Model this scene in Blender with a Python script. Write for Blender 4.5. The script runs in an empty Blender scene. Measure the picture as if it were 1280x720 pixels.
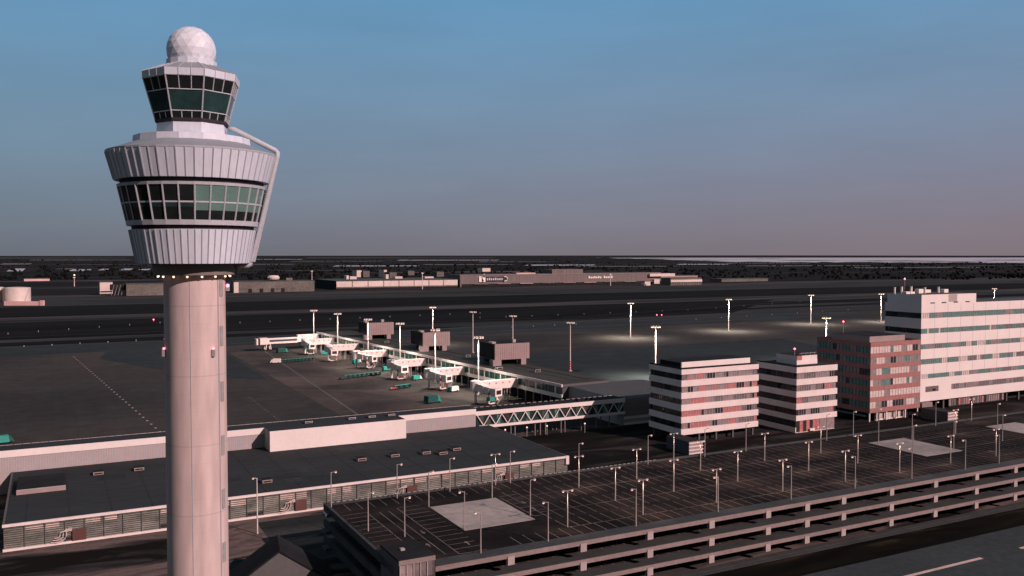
import bpy, math, random
from mathutils import Vector, Matrix
random.seed(7)
R = math.radians
scn = bpy.context.scene
col = scn.collection

# ------------------------------------------------------------------ camera
H, FPX = 60.0, 1108.0
TH = math.atan(42 / FPX)
CT, ST = math.cos(TH), math.sin(TH)
ANG = math.atan2(1109, 2127)                 # heading of the airport's building grid
UX, UY = math.cos(ANG), math.sin(ANG)

def W(u, v):                                  # airport grid (u along the terminal, v away) -> world
    return (u * UX - v * UY, u * UY + v * UX)

def at(x, y, h=0.0):                          # surveyed photo point at height h -> grid (u, v)
    dx = x - 640; dy = FPX * CT + (360 - y) * ST; dz = -FPX * ST + (360 - y) * CT
    t = (h - H) / dz
    X, Y = dx * t, dy * t
    return (X * UX + Y * UY, -X * UY + Y * UX)

cam = bpy.data.cameras.new('camera'); cob = bpy.data.objects.new('camera', cam); col.objects.link(cob)
cob.location = (0, 0, H); cob.rotation_euler = (math.pi / 2 - TH, 0, 0)
cam.sensor_width = 36; cam.lens = FPX / 1280 * 36; cam.clip_start = 1; cam.clip_end = 90000
scn.camera = cob

# ------------------------------------------------------------------ materials
MATS = {}
def new_mat(name):
    m = bpy.data.materials.new(name); m.use_nodes = True
    nt = m.node_tree; b = nt.nodes['Principled BSDF']
    MATS[name] = m
    return m, nt, b

def pmat(name, c, rough=.7, var=.18, scale=.35, spec=.3, metal=0, stretch=(1, 1, 1), fine=.08, tint=None, bump=0):
    """colour with two octaves of worn, uneven tone (object space, metres)"""
    m, nt, b = new_mat(name)
    N, L = nt.nodes, nt.links
    tc = N.new('ShaderNodeTexCoord'); mp = N.new('ShaderNodeMapping'); mp.inputs['Scale'].default_value = stretch
    L.new(tc.outputs['Object'], mp.inputs['Vector'])
    n1 = N.new('ShaderNodeTexNoise'); n1.inputs['Scale'].default_value = scale; n1.inputs['Detail'].default_value = 5
    n1.inputs['Roughness'].default_value = .62
    L.new(mp.outputs['Vector'], n1.inputs['Vector'])
    n2 = N.new('ShaderNodeTexNoise'); n2.inputs['Scale'].default_value = scale * 9; n2.inputs['Detail'].default_value = 3
    L.new(mp.outputs['Vector'], n2.inputs['Vector'])
    r1 = N.new('ShaderNodeMapRange'); r1.inputs[1].default_value = .3; r1.inputs[2].default_value = .7
    r1.inputs[3].default_value = 1 - var; r1.inputs[4].default_value = 1 + var
    L.new(n1.outputs['Fac'], r1.inputs[0])
    r2 = N.new('ShaderNodeMapRange'); r2.inputs[1].default_value = .3; r2.inputs[2].default_value = .7
    r2.inputs[3].default_value = 1 - fine; r2.inputs[4].default_value = 1 + fine
    L.new(n2.outputs['Fac'], r2.inputs[0])
    mu = N.new('ShaderNodeMath'); mu.operation = 'MULTIPLY'
    L.new(r1.outputs[0], mu.inputs[0]); L.new(r2.outputs[0], mu.inputs[1])
    mx = N.new('ShaderNodeVectorMath'); mx.operation = 'SCALE'
    if tint:
        mc = N.new('ShaderNodeMix'); mc.data_type = 'RGBA'
        mc.inputs[6].default_value = (*c, 1); mc.inputs[7].default_value = (*tint, 1)
        r3 = N.new('ShaderNodeMapRange'); r3.inputs[1].default_value = .42; r3.inputs[2].default_value = .6
        L.new(n1.outputs['Fac'], r3.inputs[0]); L.new(r3.outputs[0], mc.inputs[0])
        L.new(mc.outputs[2], mx.inputs[0])
    else:
        mx.inputs[0].default_value = c
    L.new(mu.outputs[0], mx.inputs['Scale'])
    L.new(mx.outputs[0], b.inputs['Base Color'])
    b.inputs['Roughness'].default_value = rough; b.inputs['Metallic'].default_value = metal
    b.inputs['Specular IOR Level'].default_value = spec
    if bump:
        bp = N.new('ShaderNodeBump'); bp.inputs['Strength'].default_value = bump
        L.new(n2.outputs['Fac'], bp.inputs['Height']); L.new(bp.outputs[0], b.inputs['Normal'])
    return m

def glow(name, c, s):
    m, nt, b = new_mat(name)
    b.inputs['Base Color'].default_value = (*c, 1)
    b.inputs['Emission Color'].default_value = (*c, 1); b.inputs['Emission Strength'].default_value = s
    return m

def glass(name, c, rough=.12, spec=.6, var=.3):
    return pmat(name, c, rough, var, .5, spec, 0, fine=.1)

pmat('white_cladding', (.70, .66, .64), .5, .05, .12, .3, fine=.03)
pmat('white_band', (.68, .62, .60), .6, .09, .22, .2, fine=.05)
pmat('tower_roof', (.22, .26, .30), .6, .06, .3, .3, fine=.03)
pmat('tower_cladding', (.53, .60, .68), .5, .09, .3, .3, stretch=(1, 1, .3), fine=.05)
pmat('tower_frame', (.42, .46, .50), .5, .06, .3)
pmat('rib_grey', (.36, .40, .45), .6, .06, .5)
pmat('recess_dark', (.025, .023, .03), .8, .2)
pmat('grey_soffit', (.20, .18, .17), .8, .1, .4)
pmat('roof_felt', (.029, .036, .039), .9, .16, .06, .1, stretch=(.35, 1, 1), fine=.1)
pmat('roof_seam_felt', (.023, .029, .032), .9, .16, .2, .1)
pmat('roof_patch_felt', (.036, .043, .046), .9, .2, .2, .1)
pmat('roof_brown', (.05, .049, .046), .9, .2, .05, .1)
pmat('roof_black', (.016, .018, .02), .9, .3, .2, .1)
pmat('roof_grey', (.07, .08, .084), .9, .08, .05, .1)
pmat('brick_red', (.31, .155, .145), .85, .14, .5, .1, fine=.12)
pmat('ribbed_panel', (.36, .32, .315), .7, .06, .2, .2, fine=.05)
pmat('plant_brown', (.30, .24, .235), .75, .1, .3, .2, fine=.06)
pmat('concrete_edge', (.21, .175, .168), .8, .16, .3, .15, stretch=(.4, 1, 1), fine=.12)
pmat('column_concrete', (.34, .30, .29), .8, .12, .5, .15)
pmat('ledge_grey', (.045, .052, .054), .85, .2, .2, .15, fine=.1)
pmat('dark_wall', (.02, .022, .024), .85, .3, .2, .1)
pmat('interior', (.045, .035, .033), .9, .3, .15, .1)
pmat('slate_wall', (.075, .085, .10), .8, .2, .15, .2)
pmat('lamp_grey', (.33, .31, .30), .5, .1, .5)
pmat('mast_grey', (.62, .58, .55), .5, .06, .2)
pmat('bridge_white', (.78, .70, .66), .5, .06, .4, fine=.04)
pmat('stripe_red', (.45, .05, .05), .5)
pmat('louvre_light', (.17, .165, .15), .6, .5, .08, .25, stretch=(1, 1, 3))
pmat('glass_facade', (.06, .068, .064), .18, .5, .12, .5)
pmat('facade_painted_light', (.50, .42, .38), .5, .35, .3)
pmat('louvre_dark', (.075, .08, .076), .7, .2)
pmat('facade_mid', (.19, .20, .18), .35, .5, .35, .4, stretch=(.6, 1, 1.6), fine=.2)
pmat('facade_light', (.22, .225, .20), .4, .5, .35, .4, stretch=(.6, 1, 1.6), fine=.2)
glass('glass_dark', (.012, .017, .018), .08, .5)
glass('glass_green', (.018, .046, .046), .08, .5)
pmat('sky_reflect_green', (.10, .195, .175), .35, .12, .4, .5)  # pale sky reflection painted as the colour of window band panes
pmat('glass_pier', (.02, .095, .07), .15, .4, .3, .5)
pmat('gutter_green', (.03, .07, .055), .8, .3, .1, .1)
pmat('curtain_red', (.40, .15, .145), .6, .25, .8)
pmat('curtain_grey', (.24, .20, .20), .5, .25, .8)
pmat('curtain_pale', (.55, .47, .44), .6, .2, .8)
pmat('curtain_green', (.105, .205, .19), .35, .25, .6)
pmat('slot_glass', (.27, .275, .25), .35, .2, .8, .4)
pmat('win_grey', (.15, .13, .13), .35, .3, .8, .5)
pmat('win_dark', (.035, .033, .036), .25, .4, .8, .5)
pmat('teal_paint', (.03, .28, .23), .5, .15, .8)
pmat('teal_dark', (.012, .075, .065), .6, .3, .8)
pmat('rubber', (.015, .015, .015), .9)
pmat('white_paint', (.75, .70, .66), .55, .08, .8)
pmat('door_brown', (.10, .045, .04), .6)
pmat('bark', (.06, .045, .035), .9)
pmat('tree_dark', (.008, .009, .0075), .95, .4, .02, 0)
pmat('pink_wall', (.62, .40, .38), .8, .1, .05)
pmat('far_grey', (.13, .125, .115), .85, .25, .03, .1, fine=.2)
pmat('far_white', (.60, .53, .49), .7, .12, .02, .1)
pmat('cargo_cladding', (.16, .14, .138), .8, .18, .04, .1, stretch=(6, 1, .3), fine=.25)
pmat('sign_blue', (.015, .03, .06), .5)
pmat('house_grey', (.10, .105, .105), .9, .12, .2, .1)
glow('lamp_warm', (1, .60, .42), 2.2)
glow('lamp_flood', (1, .66, .42), 5.0)
glow('lamp_dim', (1, .85, .75), 1.2)
glow('lamp_soft', (1, .58, .48), 1.1)
glow('lamp_red', (1, .10, .14), 8.0)

# radome: faceted panels, each slightly different
m, nt, b = new_mat('radome_panels')
oi = nt.nodes.new('ShaderNodeVertexColor'); oi.layer_name = 'tone'
rr = nt.nodes.new('ShaderNodeMapRange'); rr.inputs[3].default_value = .62; rr.inputs[4].default_value = .76
nt.links.new(oi.outputs['Color'], rr.inputs[0])
cm = nt.nodes.new('ShaderNodeVectorMath'); cm.operation = 'SCALE'; cm.inputs[0].default_value = (.88, .98, 1.1)
nt.links.new(rr.outputs[0], cm.inputs['Scale']); nt.links.new(cm.outputs[0], b.inputs['Base Color'])
b.inputs['Roughness'].default_value = .55

# tower shaft: cast rings with thin joints
def shaft_mat():
    m, nt, b = new_mat('shaft_concrete')
    N, L = nt.nodes, nt.links
    tc = N.new('ShaderNodeTexCoord')
    mp = N.new('ShaderNodeMapping'); mp.inputs['Scale'].default_value = (1, 1, .18)
    L.new(tc.outputs['Object'], mp.inputs['Vector'])
    n = N.new('ShaderNodeTexNoise'); n.inputs['Scale'].default_value = .8; n.inputs['Detail'].default_value = 6
    L.new(mp.outputs[0], n.inputs['Vector'])
    r = N.new('ShaderNodeMapRange'); r.inputs[1].default_value = .3; r.inputs[2].default_value = .7
    r.inputs[3].default_value = .82; r.inputs[4].default_value = 1.1
    L.new(n.outputs['Fac'], r.inputs[0])
    sx = N.new('ShaderNodeSeparateXYZ'); L.new(tc.outputs['Object'], sx.inputs[0])
    def joint(period, width, depth):
        d = N.new('ShaderNodeMath'); d.operation = 'MODULO'; d.inputs[1].default_value = period
        L.new(sx.outputs['Z'], d.inputs[0])
        g = N.new('ShaderNodeMath'); g.operation = 'LESS_THAN'; g.inputs[1].default_value = width
        L.new(d.outputs[0], g.inputs[0])
        q = N.new('ShaderNodeMath'); q.operation = 'MULTIPLY_ADD'; q.inputs[1].default_value = -depth; q.inputs[2].default_value = 1
        L.new(g.outputs[0], q.inputs[0]); return q
    j1, j2 = joint(8.9, .13, .15), joint(2.225, .06, .06)
    a = N.new('ShaderNodeMath'); a.operation = 'MULTIPLY'; L.new(j1.outputs[0], a.inputs[0]); L.new(j2.outputs[0], a.inputs[1])
    a2 = N.new('ShaderNodeMath'); a2.operation = 'MULTIPLY'; L.new(a.outputs[0], a2.inputs[0]); L.new(r.outputs[0], a2.inputs[1])
    v = N.new('ShaderNodeVectorMath'); v.operation = 'SCALE'; v.inputs[0].default_value = (.50, .42, .405)
    L.new(a2.outputs[0], v.inputs['Scale']); L.new(v.outputs[0], b.inputs['Base Color'])
    b.inputs['Roughness'].default_value = .8; b.inputs['Specular IOR Level'].default_value = .2
shaft_mat()

# ground sheets: streaked tones along the grid
def ground_mat(name, stops, sx, sy, rough=.95, spec=.05, detail=6, dist=.8, joints=None):
    m, nt, b = new_mat(name)
    N, L = nt.nodes, nt.links
    tc = N.new('ShaderNodeTexCoord')
    mp = N.new('ShaderNodeMapping'); mp.inputs['Scale'].default_value = (sx, sy, 1)
    L.new(tc.outputs['Object'], mp.inputs['Vector'])
    n = N.new('ShaderNodeTexNoise'); n.inputs['Scale'].default_value = 1; n.inputs['Detail'].default_value = detail
    n.inputs['Roughness'].default_value = .55; n.inputs['Distortion'].default_value = dist
    L.new(mp.outputs[0], n.inputs['Vector'])
    cr = N.new('ShaderNodeValToRGB')
    el = cr.color_ramp.elements
    while len(el) < len(stops): el.new(.5)
    for e, (p, c) in zip(el, stops): e.position = p; e.color = (*c, 1)
    L.new(n.outputs['Fac'], cr.inputs[0])
    out = cr.outputs[0]
    n2 = N.new('ShaderNodeTexNoise'); n2.inputs['Scale'].default_value = max(sx, sy) * 12; n2.inputs['Detail'].default_value = 4
    L.new(tc.outputs['Object'], n2.inputs['Vector'])
    r2 = N.new('ShaderNodeMapRange'); r2.inputs[1].default_value = .3; r2.inputs[2].default_value = .7
    r2.inputs[3].default_value = .86; r2.inputs[4].default_value = 1.14
    L.new(n2.outputs['Fac'], r2.inputs[0])
    fac = r2.outputs[0]
    if joints:
        br = N.new('ShaderNodeTexBrick'); br.inputs['Scale'].default_value = 1
        br.inputs['Brick Width'].default_value = joints; br.inputs['Row Height'].default_value = joints
        br.inputs['Mortar Size'].default_value = .08; br.offset = 0
        br.inputs['Color1'].default_value = (1, 1, 1, 1); br.inputs['Color2'].default_value = (.93, .93, .93, 1)
        br.inputs['Mortar'].default_value = (.8, .8, .8, 1)
        L.new(tc.outputs['Object'], br.inputs['Vector'])
        q = N.new('ShaderNodeMath'); q.operation = 'MULTIPLY'
        L.new(br.outputs['Color'], q.inputs[0]); L.new(fac, q.inputs[1]); fac = q.outputs[0]
    v = N.new('ShaderNodeVectorMath'); v.operation = 'SCALE'
    L.new(out, v.inputs[0]); L.new(fac, v.inputs['Scale']); L.new(v.outputs[0], b.inputs['Base Color'])
    b.inputs['Roughness'].default_value = rough; b.inputs['Specular IOR Level'].default_value = spec
    return m
ground_mat('mat_far_land', [(.40, (.008, .008, .007)), (.55, (.014, .013, .011)), (.62, (.03, .03, .03)), (.66, (.13, .13, .13)), (.71, (.016, .016, .016))], .0007, .0042, dist=.4)
ground_mat('mat_grass', [(.35, (.004, .004, .0035)), (.62, (.010, .0095, .008))], .003, .02)
ground_mat('mat_yard', [(.36, (.008, .008, .0075)), (.44, (.036, .036, .036)), (.54, (.14, .11, .10)), (.64, (.05, .05, .05))], .018, .075, dist=1.2)
ground_mat('mat_verge', [(.38, (.003, .003, .003)), (.55, (.007, .007, .005)), (.68, (.035, .026, .02))], .03, .16, dist=1)
ground_mat('mat_apron', [(.36, (.035, .0375, .0375)), (.52, (.046, .047, .045)), (.64, (.058, .0555, .0515))], .006, .014, joints=7.5)
ground_mat('mat_stand', [(.36, (.045, .044, .043)), (.55, (.080, .072, .067)), (.66, (.105, .092, .085))], .03, .03, joints=7.5)
ground_mat('mat_taxiway', [(.36, (.016, .021, .022)), (.64, (.046, .052, .052))], .004, .045, joints=15)
ground_mat('mat_bluish', [(.38, (.026, .036, .039)), (.64, (.033, .044, .047))], .01, .01, joints=15)
ground_mat('mat_runway', [(.36, (.016, .018, .019)), (.64, (.062, .062, .061))], .003, .03)
ground_mat('mat_asphalt', [(.4, (.036, .049, .053)), (.6, (.041, .055, .059))], .05, .05)
ground_mat('mat_deck', [(.36, (.009, .009, .009)), (.5, (.016, .0145, .014)), (.64, (.030, .025, .023))], .055, .10, dist=.5)
ground_mat('mat_pad', [(.36, (.22, .22, .21)), (.64, (.33, .315, .30))], .05, .05)
ground_mat('mat_line', [(.35, (.10, .09, .086)), (.65, (.23, .20, .19))], .15, .15)
ground_mat('mat_road_paint', [(.3, (.42, .33, .31)), (.7, (.55, .45, .42))], .3, .3)
ground_mat('mat_sage', [(.3, (.09, .11, .12)), (.7, (.16, .16, .16))], .01, .02)
m, nt, b = new_mat('mat_water')
b.inputs['Base Color'].default_value = (.42, .42, .46, 1); b.inputs['Roughness'].default_value = .5
b.inputs['Specular IOR Level'].default_value = .5

# ------------------------------------------------------------------ mesh builder
class MB:
    def __init__(s): s.v = []; s.f = []; s.m = []; s.names = []
    def mi(s, mat):
        if mat not in s.names: s.names.append(mat)
        return s.names.index(mat)
    def face(s, pts, mat):
        i = len(s.v); s.v += [tuple(p) for p in pts]; s.f.append(tuple(range(i, i + len(pts)))); s.m.append(s.mi(mat))
    def hexa(s, p, mat, top=None):
        # p: 8 corners, 4 bottom ccw then 4 top ccw
        i = len(s.v); s.v += [tuple(q) for q in p]
        k = s.mi(mat); kt = s.mi(top) if top else k
        for f, mm in (((3, 2, 1, 0), k), ((4, 5, 6, 7), kt), ((0, 1, 5, 4), k), ((1, 2, 6, 5), k), ((2, 3, 7, 6), k), ((3, 0, 4, 7), k)):
            s.f.append(tuple(i + j for j in f)); s.m.append(mm)
    def box(s, x0, x1, y0, y1, z0, z1, mat, top=None):
        s.hexa([(x0, y0, z0), (x1, y0, z0), (x1, y1, z0), (x0, y1, z0), (x0, y0, z1), (x1, y0, z1), (x1, y1, z1), (x0, y1, z1)], mat, top)
    def bar(s, a, b, w, h, mat):
        a, b = Vector(a), Vector(b); d = (b - a).normalized()
        up = Vector((0, 0, 1)) if abs(d.z) < .95 else Vector((0, 1, 0))
        x = d.cross(up).normalized(); y = x.cross(d).normalized()
        c = []
        for q in (a, b):
            c.append([q + x * (sx * w / 2) + y * (sy * h / 2) for sx, sy in ((-1, -1), (1, -1), (1, 1), (-1, 1))])
        s.hexa(c[0] + c[1], mat)
    def tube(s, pts, r, mat, n=8, r1=None):
        pts = [Vector(p) for p in pts]; rings = []
        for k, p in enumerate(pts):
            d = (pts[min(k + 1, len(pts) - 1)] - pts[max(k - 1, 0)]).normalized()
            up = Vector((0, 0, 1)) if abs(d.z) < .9 else Vector((1, 0, 0))
            x = d.cross(up).normalized(); y = d.cross(x)
            rad = r if r1 is None else r + (r1 - r) * k / (len(pts) - 1)
            i = len(s.v)
            s.v += [tuple(p + (x * math.cos(2 * math.pi * j / n) + y * math.sin(2 * math.pi * j / n)) * rad) for j in range(n)]
            rings.append(i)
        k = s.mi(mat)
        for a, b in zip(rings, rings[1:]):
            for j in range(n):
                s.f.append((a + j, a + (j + 1) % n, b + (j + 1) % n, b + j)); s.m.append(k)
        s.f.append(tuple(rings[0] + j for j in reversed(range(n)))); s.m.append(k)
        s.f.append(tuple(rings[-1] + j for j in range(n))); s.m.append(k)
    def lathe(s, prof, mat, n=30, a0=0., cap=True, cx=0, cy=0):
        rings = []
        for r, z in prof:
            i = len(s.v)
            s.v += [(cx + r * math.cos(a0 + 2 * math.pi * j / n), cy + r * math.sin(a0 + 2 * math.pi * j / n), z) for j in range(n)]
            rings.append(i)
        k = s.mi(mat)
        for a, b in zip(rings, rings[1:]):
            for j in range(n):
                s.f.append((a + j, a + (j + 1) % n, b + (j + 1) % n, b + j)); s.m.append(k)
        if cap:
            s.f.append(tuple(rings[0] + j for j in reversed(range(n)))); s.m.append(k)
            s.f.append(tuple(rings[-1] + j for j in range(n))); s.m.append(k)
    def ico(s, c, r, mat, sq=(1, 1, 1), jit=0):
        t = (1 + 5 ** .5) / 2
        vs = [(-1, t, 0), (1, t, 0), (-1, -t, 0), (1, -t, 0), (0, -1, t), (0, 1, t), (0, -1, -t), (0, 1, -t), (t, 0, -1), (t, 0, 1), (-t, 0, -1), (-t, 0, 1)]
        fs = [(0, 11, 5), (0, 5, 1), (0, 1, 7), (0, 7, 10), (0, 10, 11), (1, 5, 9), (5, 11, 4), (11, 10, 2), (10, 7, 6), (7, 1, 8), (3, 9, 4), (3, 4, 2), (3, 2, 6), (3, 6, 8), (3, 8, 9), (4, 9, 5), (2, 4, 11), (6, 2, 10), (8, 6, 7), (9, 8, 1)]
        i = len(s.v); k = s.mi(mat)
        for p in vs:
            q = Vector(p).normalized() * r * (1 + random.uniform(-jit, jit))
            s.v.append((c[0] + q.x * sq[0], c[1] + q.y * sq[1], c[2] + q.z * sq[2]))
        for f in fs: s.f.append(tuple(i + j for j in f)); s.m.append(k)
    def build(s, name, parent=None, label=None, smooth=False):
        me = bpy.data.meshes.new(name); me.from_pydata(s.v, [], s.f)
        for n in s.names: me.materials.append(MATS[n])
        me.polygons.foreach_set('material_index', s.m)
        if smooth: me.polygons.foreach_set('use_smooth', [True] * len(s.f))
        me.update()
        o = bpy.data.objects.new(name, me); col.objects.link(o)
        if parent: o.parent = parent
        if label: o['label'] = label
        return o

def tag(o, label, cat, group=None, kind=None):
    if label: o['label'] = label
    if cat: o['category'] = cat
    if group: o['group'] = group
    if kind: o['kind'] = kind
    return o

def thing(name, u, v, z, label, cat, group=None, rot=0.0):
    o = bpy.data.objects.new(name, None); col.objects.link(o); o.empty_display_size = 1
    X, Y = W(u, v); o.location = (X, Y, z); o.rotation_euler = (0, 0, ANG + rot)
    return tag(o, label, cat, group)

KIDS = {}
def kids(o): return [c for c in bpy.data.objects if c.parent == o]
def dup(root, u, v, z, label, group=None, rot=0.0, cat=None):
    r = root.copy(); col.objects.link(r)
    X, Y = W(u, v); r.location = (X, Y, z); r.rotation_euler = (0, 0, ANG + rot)
    r['label'] = label
    if group: r['group'] = group
    for ch in kids(root):
        c = ch.copy(); col.objects.link(c); c.parent = r
        for g in kids(ch):
            d = g.copy(); col.objects.link(d); d.parent = c
    return r

def grid_root(o):
    o.rotation_euler = (0, 0, ANG); return o

def sheet(name, pts, z, mat, kind='structure'):
    mb = MB(); mb.face([(p[0], p[1], z) for p in pts], mat)
    o = grid_root(mb.build(name)); o['kind'] = kind; return o

def rect(name, u0, u1, v0, v1, z, mat): return sheet(name, [(u0, v0), (u1, v0), (u1, v1), (u0, v1)], z, mat)

# ------------------------------------------------------------------ the ground
rect('ground', -30000, 40000, -30000, 42000, -.06, 'mat_far_land')
rect('airfield_grass', -1500, 2600, 640, 1480, 0, 'mat_grass')
rect('runway_shoulder', -1500, 2600, 1155, 1290, .03, 'mat_taxiway')
rect('freight_apron', -1500, 2600, 1294, 1465, .03, 'mat_runway')
rect('runway', -1500, 2600, 893, 964, .03, 'mat_runway')
sheet('taxiway', [(-600, 712), (320, 712), (420, 700), (620, 700), (880, 905), (2600, 905), (2600, 640), (-600, 640), (-600, 655), (250, 655), (300, 668), (250, 690), (-600, 690)], .04, 'mat_taxiway')
sheet('grass_island', [(330, 690), (450, 697), (580, 697), (450, 688)], .06, 'mat_grass')
sheet('grass_island.001', [(560, 800), (700, 842), (2600, 842), (2600, 800), (800, 790)], .06, 'mat_grass')
sheet('grass_island.002', [(430, 735), (560, 748), (1000, 770), (2400, 770), (2400, 752), (700, 738)], .06, 'mat_grass')
rect('apron', -400, 1500, 200, 662, .05, 'mat_apron')
sheet('apron_slab', [(95, 290), (168, 292), (148, 560), (96, 560)], .07, 'mat_stand')
sheet('apron_slab.001', [(24, 560), (30, 598), (94, 598), (92, 430), (66, 450)], .075, 'mat_bluish')
rect('apron_slab.002', -400, 700, 600, 655, .08, 'mat_bluish')
sheet('apron_slab.003', [(235, 330), (420, 330), (460, 470), (235, 470)], .07, 'mat_bluish')
rect('service_yard', -160, 420, 118, 262, .09, 'mat_yard')
rect('verge', 20, 420, 118.6, 128.2, .12, 'mat_verge')
rect('road', -60, 420, 96, 119.6, .16, 'mat_asphalt')
mb = MB()
for k in range(9):
    a = 132 + (k - 3) * 42.3
    mb.face([(a, 109.9, .17), (a + 30, 109.9, .17), (a + 30, 110.75, .17), (a, 110.75, .17)], 'mat_road_paint')
o = grid_root(mb.build('road_marking')); o['kind'] = 'structure'
rect('service_road', 40, 420, 186, 200, .13, 'mat_taxiway')
ground_mat('mat_dark_yard', [(.36, (.004, .004, .004)), (.5, (.010, .010, .010)), (.62, (.035, .032, .031))], .022, .08, dist=1.1)
rect('office_yard', 126, 420, 171.5, 255, .16, 'mat_dark_yard')
# dotted guide lines on the apron
mb = MB()
for (p, q, n) in ((at(92, 446), at(200, 540), 34), (at(188, 441), at(206, 448), 5), (at(312, 497), at(352, 528), 16)):
    for k in range(n):
        t = k / (n - 1); u = p[0] + (q[0] - p[0]) * t; v = p[1] + (q[1] - p[1]) * t; r = .26 if n < 30 else .36
        mb.face([(u - r, v - r * 2, .09), (u + r, v - r * 2, .09), (u + r, v + r * 2, .09), (u - r, v + r * 2, .09)], 'mat_line' if n < 30 else 'mat_road_paint')
o = grid_root(mb.build('apron_marking')); o['kind'] = 'structure'
mb = MB()
for (p, q) in (((60, 612), (700, 628)), ((250, 655), (900, 730)), ((-200, 740), (420, 728)), ((430, 720), (900, 850)), ((100, 300), (120, 600))):
    d = Vector((q[0] - p[0], q[1] - p[1])).normalized(); n = Vector((-d.y, d.x)) * .35
    mb.face([(p[0] + n.x, p[1] + n.y, .095), (p[0] - n.x, p[1] - n.y, .095), (q[0] - n.x, q[1] - n.y, .095), (q[0] + n.x, q[1] + n.y, .095)], 'mat_sage')
o = grid_root(mb.build('taxiway_marking')); o['kind'] = 'structure'

# lake on the horizon, with ragged shore
def ragged(x0, x1, n, ytop, ybot):
    up, dn = [], []
    for k in range(n + 1):
        x = x0 + (x1 - x0) * k / n; e = min(1, k / n * 6)
        dn.append(at(x, ytop(x) + (ybot(x) - ytop(x)) * e + random.uniform(-.45, .45))); up.append(at(x, ytop(x)))
    return dn + up[::-1]
sheet('lake', ragged(745, 1700, 70, lambda x: 322.2 - .0005 * (x - 745), lambda x: 326.6 + .004 * (x - 745)), .5, 'mat_water')
mbk = [(800, 323.7, 120, .5), (880, 325.4, 60, .35), (1010, 325.6, 80, .5), (1120, 326.2, 130, .6), (1190, 327.3, 110, .5), (1260, 325.2, 90, .5), (1400, 326, 160, .5), (960, 323.4, 50, .3)]
for k, (x, y, w, h) in enumerate(mbk):
    a = [at(x + w * (t / 12 - .5), y + h * (abs(math.sin(t * 1.9)) * .5 + .3) * math.sin(math.pi * t / 12)) for t in range(13)]
    b_ = [at(x + w * (t / 12 - .5), y - h * (abs(math.cos(t * 2.3)) * .5 + .3) * math.sin(math.pi * t / 12)) for t in range(11, 0, -1)]
    sheet('islet', a + b_, .9, 'mat_grass')
# pale fields and water on the far plain
fields = [(20, 330, 42, 1.6, 'mat_sage'), (20, 337.5, 24, 3.6, 'mat_water'), (82, 336.2, 26, 1.2, 'mat_sage'), (100, 337.8, 30, 2.2, 'mat_water'), (132, 337, 20, 1.8, 'mat_water'), (158, 336.8, 18, 2, 'mat_water'), (180, 337, 18, 1.8, 'mat_water'),
          (340, 330.5, 60, .8, 'mat_sage'), (470, 332.5, 110, 1.1, 'mat_water'), (585, 330.8, 120, .8, 'mat_sage'), (700, 331.4, 90, 1.2, 'mat_water'), (790, 333, 140, 1, 'mat_sage'), (420, 326.5, 120, .7, 'mat_sage'), (560, 325.2, 130, .7, 'mat_water'),
          (640, 327.3, 90, .7, 'mat_sage'), (880, 330.4, 70, .9, 'mat_water'), (1010, 332.2, 160, .8, 'mat_sage'), (1150, 334.5, 180, .9, 'mat_sage'), (960, 329, 110, .7, 'mat_sage'), (100, 325, 130, .7, 'mat_sage'), (300, 324.2, 160, .6, 'mat_water'), (60, 322.6, 200, .5, 'mat_sage'), (500, 322.4, 240, .45, 'mat_sage')]
for x, y, w, h, mt in fields:
    sheet('field', [at(x - w / 2, y + h / 2), at(x + w / 2 - 4, y + h / 2 - .2), at(x + w / 2, y - h / 2), at(x - w / 2 + 6, y - h / 2)], .3, mt)

# ------------------------------------------------------------------ far tree belts (one uncountable mass)
mb = MB()
for _ in range(3000):
    band = random.random()
    if band < .35: y = random.uniform(339, 350)
    elif band < .75: y = random.uniform(329, 339)
    else: y = random.uniform(323.5, 329)
    x = random.uniform(-60, 1340)
    if y > 345 and 395 < x < 900 and random.random() < .5: continue
    if x > 740 and y < 328: continue
    p = at(x, y); d = math.hypot(*p)
    h = random.uniform(4, 9)
    if random.random() < .45 and y > 327: continue
    clump = random.randint(1, 3)
    for c in range(clump):
        ou, ov = random.gauss(0, 14), random.gauss(0, 10)
        mb.ico((p[0] + ou, p[1] + ov, h * .55), h * .5, 'tree_dark', (random.uniform(.7, 1.6), random.uniform(.7, 1.4), 1), .3)
o = grid_root(mb.build('tree_belt')); tag(o, 'dark belts of trees over the flat far plain below the horizon', 'trees', None, 'stuff')

# ------------------------------------------------------------------ control tower
def pol(r, a, z): return (r * math.cos(a), r * math.sin(a), z)
TX, TY = -41.2, 115.0
tw = bpy.data.objects.new('control_tower', None); col.objects.link(tw)
tw.location = (TX, TY, 0); tw.scale = (.94, .94, 1)
VIEW = math.atan2(-TY, -TX)                      # towards the camera
tag(tw, 'tall round control tower with flared head, glazed cab and white radome', 'control tower')
mb = MB(); mb.lathe([(4.06, 0), (4.03, 57.4)], 'shaft_concrete', 72, cap=False); mb.build('shaft', tw, smooth=True)
for off in (-9, 46, 150, 230):
    a = VIEW + R(off); mb = MB(); mb.bar(pol(4.05, a, 0), pol(4.03, a, 57.3), .09, .09, 'rib_grey'); mb.build('seam', tw)
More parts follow.
